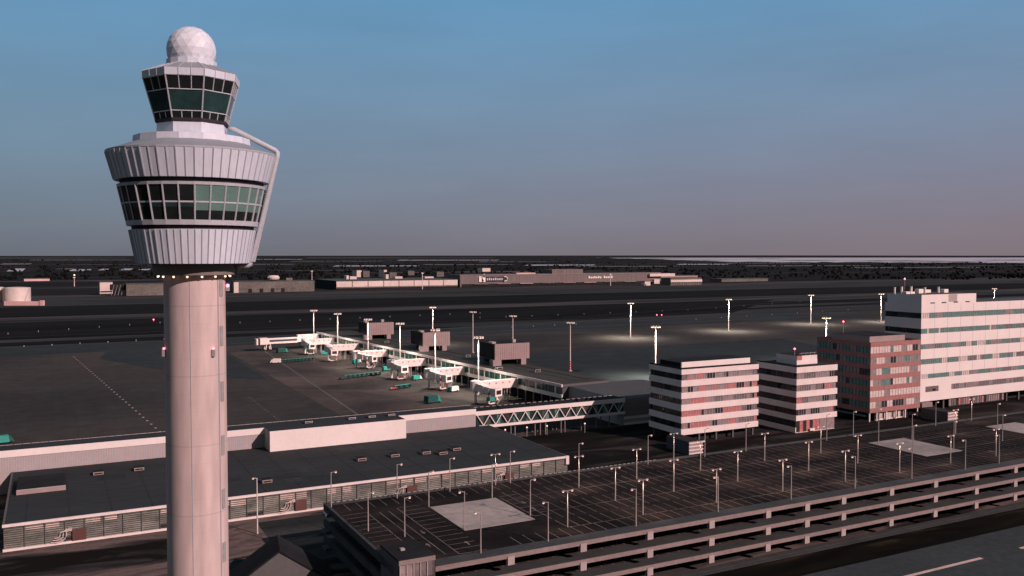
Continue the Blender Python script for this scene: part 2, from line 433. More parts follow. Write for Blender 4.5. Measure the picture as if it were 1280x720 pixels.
# ladder strip with slot windows on the right
a0, a1 = VIEW + R(47.5), VIEW + R(66)
mb = MB()
for k in range(4):
    b0, b1 = a0 + (a1 - a0) * k / 4, a0 + (a1 - a0) * (k + 1) / 4
    mb.face([pol(4.12, b0, 0), pol(4.12, b1, 0), pol(4.1, b1, 57.3), pol(4.1, b0, 57.3)], 'shaft_concrete')
mb.build('service_strip', tw)
for z in (6, 13, 20, 27, 34, 41, 48.2, 54.6):
    mb = MB(); c0, c1 = VIEW + R(50), VIEW + R(61)
    cm_ = (c0 + c1) / 2
    for (p0, p1) in ((c0, cm_), (cm_, c1)):
        mb.face([pol(4.15, p0, z), pol(4.15, p1, z), pol(4.15, p1, z + 2.6), pol(4.15, p0, z + 2.6)], 'slot_glass')
    mb.bar(pol(4.17, cm_, z), pol(4.17, cm_, z + 2.6), .08, .08, 'rib_grey')
    mb.build('slot_window', tw)
for off in (-74, 33, 150):
    mb = MB(); a = VIEW + R(off); mb.box(-.2, .2, -.2, .2, 0, .9, 'lamp_grey'); mb.ico((0, 0, 1.0), .17, 'lamp_red')
    o = mb.build('obstruction_light', tw); o.location = pol(4.2, a, 47.0)
mb = MB(); mb.box(-.2, .2, -.2, .2, 0, .5, 'lamp_grey'); mb.ico((0, 0, .7), .26, 'lamp_red'); o = mb.build('obstruction_light', tw); o.location = pol(4.35, VIEW + R(88), 55.2)
# head
N = 30; A0 = VIEW + R(1)
mb = MB(); mb.lathe([(4.0, 57.35), (5.3, 57.4), (5.42, 57.9), (5.42, 58.95), (7.3, 59.0)], 'grey_soffit', 60, cap=False); mb.build('soffit', tw)
mb = MB(); mb.lathe([(5.2, 58.9), (7.42, 58.86), (8.26, 63.1), (7.4, 63.15)], 'tower_cladding', N, A0, cap=False); lo = mb.build('lower_cladding', tw)
mb = MB(); mb.lathe([(7.9, 63.0), (8.0, 63.8)], 'recess_dark', N, A0, cap=False); mb.build('lower_recess', tw)
mb = MB(); mb.lathe([(7.4, 63.62), (8.55, 63.6), (8.66, 64.2), (8.2, 64.25)], 'tower_frame', N, A0, cap=False); mb.build('window_sill', tw)
mb = MB(); mb.lathe([(9.3, 68.35), (9.62, 68.4), (9.72, 68.75), (9.2, 68.8)], 'tower_frame', N, A0, cap=False); mb.build('window_head', tw)
mb = MB(); mb.lathe([(9.25, 68.6), (9.35, 69.4)], 'recess_dark', N, A0, cap=False); mb.build('upper_recess', tw)
mb = MB(); mb.lathe([(9.2, 69.32), (10.02, 69.3), (11.0, 72.75), (10.9, 72.9)], 'tower_cladding', N, A0, cap=False); mb.build('upper_cladding', tw)
mb = MB(); mb.lathe([(10.95, 72.88), (7.4, 74.2)], 'tower_roof', N, A0, cap=False); mb.build('deck_roof', tw)
mb = MB()
mb.lathe([(11.03, 72.72), (11.05, 72.92)], 'rib_grey', N, A0, cap=False); mb.build('rim', tw)
mb = MB()
for j in range(60):
    a = A0 + 2 * math.pi * j / 60
    k = 1 if j % 2 == 0 else math.cos(math.pi / 30)
    mb.bar(pol(10.03 * k + .03, a, 69.35), pol(11.0 * k + .03, a, 72.72), .14, .07, 'rib_grey')
mb.build('cladding_rib', tw)
mb = MB()
for j in range(60):
    a = A0 + 2 * math.pi * j / 60
    k = 1 if j % 2 == 0 else math.cos(math.pi / 30)
    mb.bar(pol(7.43 * k + .03, a, 58.9), pol(8.26 * k + .03, a, 63.05), .12, .07, 'rib_grey')
mb.build('cladding_rib', tw)
def band_r(z): return 8.5 + (9.5 - 8.5) * (z - 64.2) / (68.4 - 64.2)
for j in range(N):
    b0, b1 = A0 + 2 * math.pi * j / N, A0 + 2 * math.pi * (j + 1) / N
    rel = math.degrees((b0 - VIEW + math.pi) % (2 * math.pi) - math.pi)
    reflects_sky = -2 < rel < 110  # right-hand columns get the painted sky reflection, dark ground below it
    for (z0, z1, row) in ((64.2, 66.3, 0), (66.42, 68.4, 1)):
        mb = MB()
        def q(t, z): 
            p0, p1 = Vector(pol(band_r(z), b0, z)), Vector(pol(band_r(z), b1, z)); return p0 + (p1 - p0) * t
        if row == 1:
            mb.face([q(0, z0), q(1, z0), q(1, z1), q(0, z1)], 'sky_reflect_green' if reflects_sky else 'glass_dark')
        else:
            zz = 65.35 if reflects_sky else 65.75
            mb.face([q(0, z0), q(1, z0), q(1, zz), q(0, zz)], 'glass_dark')
            mb.face([q(0, zz), q(1, zz), q(1, z1), q(0, z1)], 'sky_reflect_green' if reflects_sky else 'glass_green')
        mb.build('window_pane', tw)
    mb = MB(); mb.bar(pol(8.55, b0, 64.15), pol(9.55, b0, 68.45), .15, .2, 'tower_frame'); mb.build('mullion', tw)
mb = MB(); mb.lathe([(band_r(66.28) + .06, 66.26), (band_r(66.44) + .06, 66.46)], 'tower_frame', N, A0, cap=False); mb.build('transom', tw)
# deck steps and cab base
mb = MB(); mb.lathe([(7.7, 73.9), (7.6, 74.9), (4.6, 75.25)], 'tower_cladding', 16, VIEW + R(10), cap=False); mb.build('deck_step', tw)
CA = VIEW + R(14)
mb = MB(); mb.lathe([(4.7, 75.1), (4.66, 76.6), (4.2, 76.62)], 'tower_cladding', 8, CA, cap=False); mb.build('cab_base', tw)
mb = MB(); mb.lathe([(4.5, 76.5), (4.85, 76.62), (4.95, 77.0), (4.4, 77.0)], 'recess_dark', 8, CA, cap=False); mb.build('cab_skirt', tw)
def cab_r(z): return 4.72 + (6.28 - 4.72) * (z - 76.7) / (82.05 - 76.7)
rows = [(77.0, 77.75, 3, 'glass_dark'), (77.95, 80.3, 1, 'glass_green'), (80.45, 82.0, 3, 'glass_dark')]
for j in range(8):
    b0, b1 = CA + math.pi / 4 * j, CA + math.pi / 4 * (j + 1)
    def q(t, z, d=0):
        p0, p1 = Vector(pol(cab_r(z) + d, b0, z)), Vector(pol(cab_r(z) + d, b1, z)); return p0 + (p1 - p0) * t
    for z0, z1, n, mt in rows:
        for k in range(n):
            t0, t1 = k / n, (k + 1) / n
            mb = MB(); mb.face([q(t0, z0), q(t1, z0), q(t1, z1), q(t0, z1)], mt); mb.build('cab_pane', tw)
    mb = MB()
    for z0, z1, n, mt in rows:
        for k in range(1, n): mb.bar(q(k / n, z0, .03), q(k / n, z1, .03), .09, .1, 'tower_frame')
    for z in (76.95, 77.85, 80.38, 82.02): mb.bar(q(0, z, .03), q(1, z, .03), .1, .11, 'tower_frame')
    mb.bar(q(0, 76.9, .05), q(0, 82.05, .05), .14, .14, 'tower_frame')
    mb.build('cab_frame', tw)
mb = MB(); mb.lathe([(6.1, 82.0), (6.42, 82.02), (6.5, 82.9)], 'tower_cladding', 8, CA, cap=False); mb.lathe([(6.5, 82.9), (3.3, 84.15)], 'tower_roof', 8, CA, cap=False); cr_ = mb.build('cab_roof', tw)
mb = MB()
for j in range(24):
    a = CA + math.pi / 12 * j; 
    ph = (a - CA) % (math.pi / 4) - math.pi / 8; k = math.cos(math.pi / 8) / math.cos(ph)
    mb.bar(pol(6.5 * k + .02, a, 82.9), pol(3.3 * k + .02, a, 84.17), .09, .06, 'rib_grey')
    mb.bar(pol(6.43 * k + .02, a, 82.05), pol(6.5 * k + .02, a, 82.88), .07, .05, 'rib_grey')
mb.build('roof_seam', cr_)
mb = MB(); mb.lathe([(3.3, 84.0), (3.3, 84.75), (2.9, 84.8)], 'tower_cladding', 16, CA, cap=False); mb.build('radome_collar', tw)
# radome
import bmesh
bm = bmesh.new(); bmesh.ops.create_icosphere(bm, subdivisions=3, radius=3.05)
for vv in bm.verts: vv.co.z = max(vv.co.z, -2.4)
me = bpy.data.meshes.new('radome'); lay = bm.loops.layers.color.new('tone')
for f in bm.faces:
    t = random.random()
    for l in f.loops: l[lay] = (t, t, t, 1)
bm.to_mesh(me); bm.free(); me.materials.append(MATS['radome_panels'])
ro = bpy.data.objects.new('radome', me); col.objects.link(ro); ro.parent = tw; ro.scale = (1 / .94, 1 / .94, 1); ro.location = (0, 0, 86.12); ro.rotation_euler = (.3, .2, .5)
ro.rotation_euler = (0, 0, .5)
# service pipe down the right flank
a = VIEW + R(82)
mb = MB(); mb.tube([pol(4.7, a, 76.3), pol(5.4, a, 76.25), pol(11.0, a, 73.6), pol(11.25, a, 73.35), pol(11.2, a, 72.8), pol(7.75, a, 59.1), pol(7.6, a, 58.7), pol(7.2, a, 58.55), pol(5.4, a, 58.55)], .36, 'tower_frame', 10)
mb.build('service_pipe', tw, smooth=True)
for k in range(16):
    a = VIEW + R(-11 + 22.5 * k); mb = MB()
    mb.lathe([(.1, .2), (.12, .05)], 'lamp_grey', 8); mb.ico((0, 0, -.05), .17, 'lamp_warm')
    o = mb.build('soffit_lamp', tw); o.location = pol(4.75, a, 57.25)

# ------------------------------------------------------------------ helper: window strip with individual panes
def strip(mb, axis, a0, a1, fix, z0, z1, w, pal, mull=None, out=-1, runs=1):
    """row of panes along x (axis 0) or y (axis 1) in plane fix"""
    n = max(1, round(abs(a1 - a0) / w)); k = 0; mt = random.choice(pal)
    for i in range(n):
        if k <= 0: mt = random.choice(pal); k = random.randint(1, runs)
        k -= 1
        s0, s1 = a0 + (a1 - a0) * i / n, a0 + (a1 - a0) * (i + 1) / n
        if axis == 0: mb.face([(s0, fix, z0), (s1, fix, z0), (s1, fix, z1), (s0, fix, z1)], mt)
        else: mb.face([(fix, s1, z0), (fix, s0, z0), (fix, s0, z1), (fix, s1, z1)], mt)
        if mull and i:
            if axis == 0: mb.box(s0 - .05, s0 + .05, fix - .09, fix - .005, z0, z1, mull)
            else: mb.box(fix - .09, fix - .005, s0 - .05, s0 + .05, z0, z1, mull)

# ------------------------------------------------------------------ terminal (low hall + tall rear block)
t = thing('terminal_hall', 0, 0, 0, 'long low flat-roofed hall with louvred glass front below the tower', 'terminal')
U0, U1, V0, V1, HR = -9.4, 123.4, 203.6, 252.8, 5.5
mb = MB(); mb.box(U0 + .3, U1 - .3, V0 + .5, V1, .1, HR - .3, 'dark_wall'); mb.build('wall', t)
mb = MB(); mb.box(U0 + .4, U1 - .3, V0 + .3, V1, HR - .3, HR, 'roof_felt'); rf = mb.build('roof', t)
mb = MB(); mb.box(U0, U1, V0 - .15, V0 + .3, HR - .42, HR + .12, 'white_band'); mb.box(U1 - .3, U1, V0 + .3, V1, HR - .4, HR + .1, 'house_grey'); mb.box(U0, U0 + .4, V0 + .3, V1, HR - .4, HR + .1, 'house_grey'); mb.build('fascia', t)
mb = MB()
for k in range(16):
    x = U0 + 4 + k * 8.1; mb.box(x, x + .22, V0 + .4, V1 - .2, HR, HR + .03, 'roof_seam_felt')
for k in range(4):
    y = V0 + 9 + k * 10.5; mb.box(U0 + .5, U1 - .4, y, y + .18, HR, HR + .026, 'roof_seam_felt')
mb.build('roof_seam', rf)
for k in range(9):
    x, y = U0 + 8 + random.random() * 108, V0 + 5 + random.random() * 36
    mb = MB(); mb.box(x, x + random.uniform(3, 9), y, y + random.uniform(2, 6), HR, HR + .02, random.choice(['roof_patch_felt', 'roof_seam_felt'])); mb.build('roof_patch', rf)
mb = MB(); mb.box(U0, U1, V0 - .1, V0 + .45, .1, .55, 'white_band'); mb.build('plinth', t)
nb = 36
for k in range(nb):
    a0, a1 = U0 + .2 + (U1 - U0 - .4) * k / nb, U0 + .2 + (U1 - U0 - .4) * (k + 1) / nb
    mb = MB(); mb.face([(a0, V0 + .3, .55), (a1, V0 + .3, .55), (a1, V0 + .3, 5.1), (a0, V0 + .3, 5.1)], random.choice(['facade_mid', 'facade_mid', 'facade_light']))
    if k % 7 in (1, 2, 4, 5) or k in (15, 24):
        hh = random.uniform(.9, 2.0); xb = a1 - random.uniform(0, 1.5); mb.face([(a0 + .2, V0 + .285, 5.05 - hh), (xb, V0 + .285, 5.05 - hh), (xb, V0 + .285, 5.0), (a0 + .2, V0 + .285, 5.0)], 'facade_painted_light')  # bright reflections and lit interior painted onto the upper panes
    if k % 5 == 3: mb.face([(a0 + .1, V0 + .287, .6), (a1 - .1, V0 + .287, .6), (a1 - .1, V0 + .287, 1.5), (a0 + .1, V0 + .287, 1.5)], 'dark_wall')
    mb.build('window_bay', t)
    if k: mb = MB(); mb.box(a0 - .06, a0 + .06, V0 + .05, V0 + .28, .55, 5.1, 'louvre_dark'); mb.build('mullion', t)
for k in range(10):
    z = .82 + k * .43; mb = MB(); mb.box(U0 + .2, U1 - .2, V0 + .12, V0 + .24, z, z + .085, 'louvre_dark'); mb.build('louvre', t)
mb = MB(); mb.box(U1 - .9, U1 + .05, V0 - .2, V0 + .4, 3.4, HR + .15, 'white_band'); mb.build('corner_post', t)
for uu in (3.2, 49.5, 77, 104):
    mb = MB(); mb.box(uu, uu + 2.6, V0 - .25, V0 - .04, .6, 2.9, 'door_brown'); dr = mb.build('door', t)
    mb = MB()
    for r_ in (.7, 1.3, 1.9):
        cx_ = uu - 3.0
        pts = [(uu - .1, V0 - .3, 2.5 + r_ * .45), (cx_ + r_ + .5, V0 - .3, 2.5 + r_ * .45), (cx_ + r_, V0 - .3, 2.3 + r_ * .35)]
        pts += [(cx_ + r_ * math.cos(w_), V0 - .3, 2.15 - r_ * .78 * math.sin(w_)) for w_ in [math.pi * q / 12 for q in range(9)]]
        mb.tube(pts, .1, 'curtain_pale', 6)
    mb.build('duct', t)

t = thing('terminal_rear_block', 0, 0, 0, 'tall windowless pink-grey block rising behind the low hall roof', 'terminal')
mb = MB(); mb.box(-60, 119, 253.2, 260.6, 0, 9.3, 'ribbed_panel'); mb.build('wall', t)
mb = MB(); mb.box(-60, 119.1, 253.0, 253.45, 9.3, 11, 'white_cladding'); mb.build('parapet', t)
mb = MB(); mb.box(-60, 119, 253.45, 260.8, 9.3, 10.9, 'roof_felt'); mb.build('roof', t)
mb = MB(); mb.box(53, 92.8, 246.2, 253.0, 5.52, 11.15, 'ribbed_panel', 'roof_felt'); pw = mb.build('projecting_bay', t)
mb = MB(); mb.box(53, 92.85, 246.0, 246.2, 5.55, 11.2, 'white_cladding'); mb.build('cladding', pw)
mb = MB()
for k in range(90):
    mb.box(-59 + k * 2, -57.15 + k * 2, 260.72, 260.85, 10.9, 11.02, 'lamp_grey')
mb.build('edge_rail', t)
mb = MB()
for k in range(300): mb.box(-59.5 + k * .595, -59.38 + k * .595, 253.14, 253.2, 5.6, 9.28, 'rib_grey')
mb.build('panel_rib', t)

# rooftop units
pv = [('roof_unit', 26, 622, 82, 617, None)]
def vent(u, v, z, w, d, h, label, name='roof_vent', mat='plant_brown'):
    r = thing(name, u, v, z, label, 'roof vent', 'vents on the terminal roofs')
    mb = MB(); mb.box(-w / 2, w / 2, -d / 2, d / 2, .12, h, mat, 'roof_black'); mb.build('casing', r)
    mb = MB(); mb.box(-w / 2 - .08, w / 2 + .08, -d / 2 - .08, d / 2 + .08, 0, .14, 'dark_wall'); mb.build('kerb', r)
    mb = MB(); mb.box(-w / 2 + .2, w / 2 - .2, -d / 2 - .05, -d / 2 - .01, .3, h - .2, 'dark_wall') if w < 4 else mb.box(-w / 2 + .1, w / 2 - .1, -d / 2 - .06, -d / 2 - .01, h - .25, h, 'lamp_grey')
    mb.build('grille', r)
    return r
r = vent(-2.6, 234, 5.5, 10, 13, 1.3, 'large dark flat unit on the low hall roof, left of the tower', 'roof_hatch')
for x, y, lb in ((123, 594, 'small brown vent on the low hall roof beside the large dark unit'), (174, 588.5, 'small brown vent on the low hall roof just left of the tower shaft'), (334, 604, 'small brown vent near the hall roof front edge, right of the tower'),
                 (452.5, 576.5, 'leftmost small brown vent in the line beyond the pink bay'), (494, 571.5, 'second small brown vent from the left in the line beyond the pink bay'), (533, 568, 'middle small brown vent in the line beyond the pink bay'), (554, 568.5, 'small brown vent set nearer the camera of the right pair'), (571, 563.5, 'rightmost small brown vent on the low hall roof')):
    u, v = at(x, y, 5.5); vent(u, v + 1, 5.5, 2.3, 2.6, .85, lb)
for x, y, lb in ((388.6, 531, 'leftmost small vent on the rear block roof above the pink bay'), (443, 526, 'second small vent on the rear block roof'), (468.5, 524, 'third small vent on the rear block roof'), (495.6, 523, 'rightmost small vent on the rear block roof')):
    u, v = at(x, y, 10.9); vent(u, min(max(v, 255), 259), 10.9, 2.2, 1.8, .7, lb, mat='lamp_grey')

# ------------------------------------------------------------------ glazed footbridge with truss
t = thing('footbridge', 119.4, 254.0, 0, 'raised footbridge with zigzag white truss over the service road', 'footbridge')
LB, DB, ZB, ZT = 57.4, 7.2, 4.5, 9.9
mb = MB(); mb.box(0, LB, .1, DB, ZT - .5, ZT, 'roof_black'); mb.build('roof', t)
mb = MB(); mb.box(0, LB, -.15, .1, ZT - 1.25, ZT + .1, 'white_cladding'); mb.build('top_chord', t)
mb = MB(); mb.box(1.2, LB, -.15, .15, ZB, ZB + .85, 'white_cladding'); mb.box(1.2, LB, .15, DB, ZB, ZB + .3, 'grey_soffit'); mb.build('bottom_chord', t)
mb = MB(); strip(mb, 0, .6, LB - .2, .5, ZB + .85, ZT - 1.25, 1.2, ['glass_green', 'curtain_green', 'win_dark', 'glass_facade'], None); mb.build('glazing', t)
nz = 26
for k in range(nz):
    x0, x1 = .6 + (LB - 1) * k / nz, .6 + (LB - 1) * (k + 1) / nz
    z0, z1 = (ZT - 1.3, ZB + .8) if k % 2 == 0 else (ZB + .8, ZT - 1.3)
    mb = MB(); mb.bar((x0, 0, z0), (x1, 0, z1), .28, .24, 'white_cladding'); mb.build('diagonal', t)
for x in (3, 8, 13, 14.5, 22, 24, 26, 32, 33.5, 40, 46, 51.5):
    for y in (.8, DB - .8):
        mb = MB(); mb.tube([(x, y, .1), (x, y, ZB + .05)], .22, 'concrete_edge', 8); mb.build('support_post', t)
for k in range(26):
    mb = MB(); mb.box(.5 + k * 2.2, 1.8 + k * 2.2, DB - .06, DB + .06, ZT, ZT + .15, 'lamp_grey'); mb.build('edge_marker', t)
for k in range(4):
    x = (10, 21, 40, 44)[k]; mb = MB(); mb.box(x, x + 1.6, 3, 4.6, ZT, ZT + .5, 'roof_black'); mb.build('roof_box', t)
t = thing('junction_block', 176.8, 256, 0, 'plain grey-roofed block where the footbridge meets the pier', 'building')
mb = MB(); mb.box(0, 36, .1, 38, 0, 9.2, 'ribbed_panel', 'roof_grey'); mb.build('wall', t)
mb = MB(); mb.box(-.05, 36, 0, .12, 3.2, 9.4, 'concrete_edge'); mb.build('upper_panel', t)
mb = MB(); mb.box(-.05, 36, -.05, .1, 0, .9, 'white_band'); mb.box(-.05, 36, -.05, .1, 2.1, 3.0, 'white_band'); mb.build('lower_panel', t)
mb = MB(); mb.box(.1, .8, -.3, -.06, 0, 9.4, 'lamp_grey'); mb.build('downpipe', t)

# ------------------------------------------------------------------ pier
PR = R(4.5)
t = thing('pier', 173.6, 291.2, 0, 'long narrow boarding pier with green windows and white roof edge', 'pier', rot=PR)
LP, WP = 274, 22.5
mb = MB(); mb.box(.2, WP, .3, LP, 9.3, 10, 'roof_brown'); rf = mb.build('roof', t)
mb = MB(); mb.box(11, 13, 6, LP - 2, 10.0, 10.08, 'gutter_green'); mb.box(17, 17.8, 6, LP - 2, 10.0, 10.06, 'roof_black'); mb.build('roof_gutter', rf)
mb = MB(); mb.box(-.35, .2, 0, LP, 9.05, 10.12, 'white_band'); mb.box(.2, WP, 0, .3, 9.05, 10.05, 'house_grey'); mb.build('fascia', t)
mb = MB(); mb.box(-.3, .25, 0, LP, 4.7, 6.2, 'white_band'); mb.build('sill_band', t)
mb = MB(); mb.box(.25, WP, 0.3, LP, 4.8, 9.2, 'slate_wall'); mb.build('wall', t)
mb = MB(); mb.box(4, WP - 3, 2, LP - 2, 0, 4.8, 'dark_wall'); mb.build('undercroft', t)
nb = 60
for k in range(nb):
    y0, y1 = .4 + (LP - .8) * k / nb, .4 + (LP - .8) * (k + 1) / nb
    mb = MB(); 
    strip(mb, 1, y0 + .12, y1 - (.75 if k % 3 == 0 else .12), -.02, 6.2, 9.05, 1.1, ['glass_pier', 'glass_pier', 'glass_green'], 'teal_dark')
    mb.build('window', t)
    mb = MB(); mb.box(-.12, .2, y1 - (.7 if k % 3 == 0 else .12), y1 + .06, 6.2, 9.05, 'bridge_white' if k % 3 == 0 else 'lamp_grey'); mb.build('mullion', t)
for k in range(46):
    y = 2 + (LP - 4) * k / 45; mb = MB(); mb.box(-.15, .25, y - .2, y + .2, .05, 4.75, 'concrete_edge'); mb.build('support_post', t)
def pier_uv(x, y):
    return (173.6 + x * math.cos(PR) - y * math.sin(PR), 291.2 + x * math.sin(PR) + y * math.cos(PR))

for (x0, y0, w, d, lb) in ((7.0, 208, 16.5, 17, 'brown box-shaped plant room on the pier roof, farthest from the camera'), (6.4, 133, 15, 18, 'brown box-shaped plant room midway along the pier roof'), (7.6, 63, 17.5, 18, 'brown box-shaped plant room on the pier roof, nearest the camera')):
    u, v = pier_uv(x0, y0); r = thing('plant_room', u, v, 10, lb, 'plant room', 'plant rooms on the pier roof', -R(1))
    mb = MB(); mb.box(0, w, 0, d, 2.6, 9.8, 'plant_brown', 'roof_black'); wl = mb.build('wall', r)
    mb = MB(); mb.box(-.06, 0, .2, d - .2, 2.7, 9.7, 'dark_wall'); mb.build('shaded_side', wl)  # dark sheet paints in the shade on the flank away from the sun
    for (a, b_) in ((-1.2, 3.0), (w - 4.5, w - 2)):
        mb = MB(); mb.box(a, b_, -.6, 3, 0, 2.6, 'plant_brown'); mb.build('stub_leg', r)
    mb = MB(); mb.box(3, w - 4.5, 4, d, 0, 2.6, 'dark_wall'); mb.build('base', r)
    mb = MB(); mb.box(w * .6, w * .6 + 1.6, 3, 4.6, 9.8, 11.3, 'lamp_grey'); mb.build('roof_cowl', r)
    mb = MB(); mb.box(-.4, 1.5, 2, 6, 9.8, 10.6, 'lamp_grey'); mb.build('roof_duct', r)
    mb = MB()
    for k in range(int(w / 1.1)): mb.box(.5 + k * 1.1, .58 + k * 1.1, -.05, 0, 2.7, 9.7, 'door_brown')
    mb.build('panel_joint', wl)
for x, y, lb in ((3, 52, 'small pale cabinet on the pier roof by the nearest plant room'), (12, 36, 'small flat hatch near the pier roof end'), (14, 100, 'small pale hatch behind the middle plant room'), (9, 185, 'pale rooftop cooler between the far and middle plant rooms')):
    u, v = pier_uv(x, y); vent(u, v, 10, 2.6, 2.6, 1.2, lb, 'roof_cabinet', 'lamp_grey')

# ------------------------------------------------------------------ jet bridges
def jet_bridge(y, L, label, wing):
    u, v = pier_uv(-.4, y)
    r = thing('jet_bridge', u, v, 0, label, 'jet bridge', 'jet bridges on the near side of the pier', PR)
    mb = MB(); mb.box(-L, 0, -1.5, 1.5, 5.2, 8.6, 'bridge_white'); tn = mb.build('fixed_tunnel', r)
    mb = MB()
    for k in range(5): mb.box(-L + 2 + k * (L - 3) / 5, -L + 2.7 + k * (L - 3) / 5, -1.55, -1.5, 7.4, 7.8, 'stripe_red')
    mb.build('window', tn)
    for x in (-L * .25, -L * .45, -L * .62):
        for yy in (-1.0, 1.0):
            mb = MB(); mb.box(x - .15, x + .15, yy - .15, yy + .15, .05, 5.2, 'lamp_grey'); mb.build('support_post', r)
    mb = MB(); mb.lathe([(2.2, 4.9), (2.2, 8.9), (1.9, 9.1)], 'bridge_white', 14, cx=-L, cy=0); mb.build('rotunda', r, smooth=False)
    mb = MB(); mb.tube([(-L, 0, .05), (-L, 0, 4.9)], .55, 'bridge_white', 10); mb.build('rotunda_column', r)
    # movable tunnel swung towards the camera
    a = R(wing); dx, dy = math.sin(a), -math.cos(a); M = 10.5
    e = Vector((-L + dx * M, dy * M, 0)); s_ = Vector((-L + dx * 1.2, dy * 1.2, 0)); n = Vector((-dy, dx, 0))
    def tun(p, q, w, z0, z1, h, nm):
        mb = MB(); c = []
        mb.hexa([p + n * -w + Vector((0, 0, z0)), p + n * w + Vector((0, 0, z0)), q + n * w + Vector((0, 0, z1)), q + n * -w + Vector((0, 0, z1)), p + n * -w + Vector((0, 0, z0 + h)), p + n * w + Vector((0, 0, z0 + h)), q + n * w + Vector((0, 0, z1 + h)), q + n * -w + Vector((0, 0, z1 + h))], 'bridge_white')
        return mb.build(nm, r)
    mid = s_ + (e - s_) * .5
    tun(s_, mid, 1.55, 5.3, 4.7, 3.0, 'movable_tunnel'); tun(mid, e, 1.35, 4.8, 4.3, 2.7, 'movable_tunnel')
    q = e + Vector((dx, dy, 0)) * 2.6
    c = tun(e, q, 1.9, 4.1, 4.1, 3.1, 'cab')
    mb = MB(); g = e + Vector((dx, dy, 0)) * 2.66
    mb.face([g + n * -1.3 + Vector((0, 0, 4.9)), g + n * 1.3 + Vector((0, 0, 4.9)), g + n * 1.3 + Vector((0, 0, 6.5)), g + n * -1.3 + Vector((0, 0, 6.5))], 'win_dark'); mb.build('window', c)
    w = e - Vector((dx, dy, 0)) * 1.0
    for sg in (-1, 1):
        mb = MB(); b0 = w + n * (sg * 1.9)
        for k in range(5): mb.box(b0.x - .22, b0.x + .22, b0.y - .22, b0.y + .22, .9 + k * 1.15, .9 + (k + 1) * 1.15, ('bridge_white', 'stripe_red')[k % 2])
        mb.build('lift_column', r)
        mb = MB(); mb.tube([b0 + n * -.35 + Vector((0, 0, .55)), b0 + n * .35 + Vector((0, 0, .55))], .55, 'rubber', 12); mb.build('wheel', r)
    mb = MB(); mb.bar(w + n * -2.2 + Vector((0, 0, .95)), w + n * 2.2 + Vector((0, 0, .95)), .6, .4, 'bridge_white'); mb.build('wheel_axle', r)
    mb = MB(); st = q + n * 2.0
    for k in range(12): 
        p = st + Vector((dx, dy, 0)) * (-.3 * k) ; mb.box(p.x - .5, p.x + .5, p.y - .16, p.y + .16, 3.9 - k * .33, 4.0 - k * .33, 'lamp_grey')
    mb.build('service_stair', r)
    return r
JB = [(33, 19, 'jet bridge nearest the camera, cab swung towards the footbridge', 14), (78, 17.5, 'second jet bridge from the near end of the pier', 16), (117, 18, 'third jet bridge from the near end of the pier', 4), (163, 17.5, 'fourth jet bridge from the near end, below the farthest plant room', 24), (203, 18, 'fifth jet bridge from the near end of the pier', -6), (243, 18, 'sixth jet bridge, last but one at the far end of the pier', 0)]
for a in JB: jet_bridge(*a)
# the long straight one on the tip of the pier
u, v = pier_uv(-.4, 270)
r = thing('jet_bridge', u, v, 0, 'long straight jet bridge at the far tip of the pier with dark side window', 'jet bridge', 'jet bridges on the near side of the pier', PR)
mb = MB(); mb.box(-14, 0, -1.6, 1.6, 4.8, 9.2, 'bridge_white'); mb.build('fixed_tunnel', r)
mb = MB(); mb.box(-33, -14, -1.4, 1.4, 4.4, 7.8, 'bridge_white'); tn = mb.build('movable_tunnel', r)
mb = MB(); mb.box(-32, -14.5, -1.46, -1.4, 5.6, 6.9, 'slate_wall'); mb.build('window', tn)
mb = MB(); mb.box(-38, -33, -2.1, 2.1, 4.2, 8.2, 'bridge_white'); cb = mb.build('cab', r)
mb = MB(); mb.box(-40.2, -39.2, -2, 2, 4.2, 8, 'bridge_white'); mb.box(-39.2, -38, -1.5, 1.5, 4.5, 7.6, 'win_dark'); mb.build('canopy', cb)
for x in (-31, -34.5):
    for yy in (-1.5, 1.5):
        mb = MB(); mb.bar((x, yy, .05), (x + (1 if x > -33 else -1) * -.6, yy, 4.4), .5, .5, 'bridge_white'); mb.build('lift_column', r)
        mb = MB(); mb.tube([(x, yy - .3, .5), (x, yy + .3, .5)], .5, 'rubber', 10); mb.build('wheel', r)

# ------------------------------------------------------------------ office blocks
def office(name, u, v, w, d, label, z_top, bands, pal_r, pal_l, mat, proud=.35, pw=1.1, group=None, top='roof_felt'):
    r = thing(name, u, v, 0, label, 'office building', group)
    mb = MB(); mb.box(proud, w - proud, proud, d - proud, bands[-1][0] + .02 if bands else 0, z_top - .3, 'win_dark', top); mb.build('core', r)
    last = None
    for z0, z1 in bands:
        mb = MB(); mb.box(0, w, 0, d, z0, z1, mat, top if z1 >= z_top else None); mb.build('spandrel_band', r)
    for (za0, za1), (zb0, zb1) in zip(bands, bands[1:]):
        mb = MB(); strip(mb, 0, proud + .05, w - proud - .05, proud - .02, zb1, za0, pw, pal_r, 'rib_grey', runs=3); mb.build('window_strip', r)
        mb = MB(); strip(mb, 1, proud + .05, d - proud - .05, proud - .02, zb1, za0, pw, pal_l, 'dark_wall', runs=3); mb.build('window_strip', r)
    return r
b1 = office('office_block', 175.5, 221.3, 32, 17, 'white banded five-storey office block raised over a dark ground floor, next to the footbridge', 23.8,
            [(22.15, 23.8), (18.3, 20.3), (14.45, 16.4), (10.6, 12.6), (6.75, 8.7), (3, 4.85)], ['curtain_red', 'win_grey', 'curtain_grey', 'win_dark', 'curtain_grey', 'curtain_red'], ['win_dark', 'win_dark', 'glass_dark', 'door_brown'], 'white_band', group='white banded office blocks')
mb = MB(); mb.box(2, 30.5, 2.5, 3.0, 24.0, 25.7, 'white_cladding'); mb.build('roof_screen', b1)
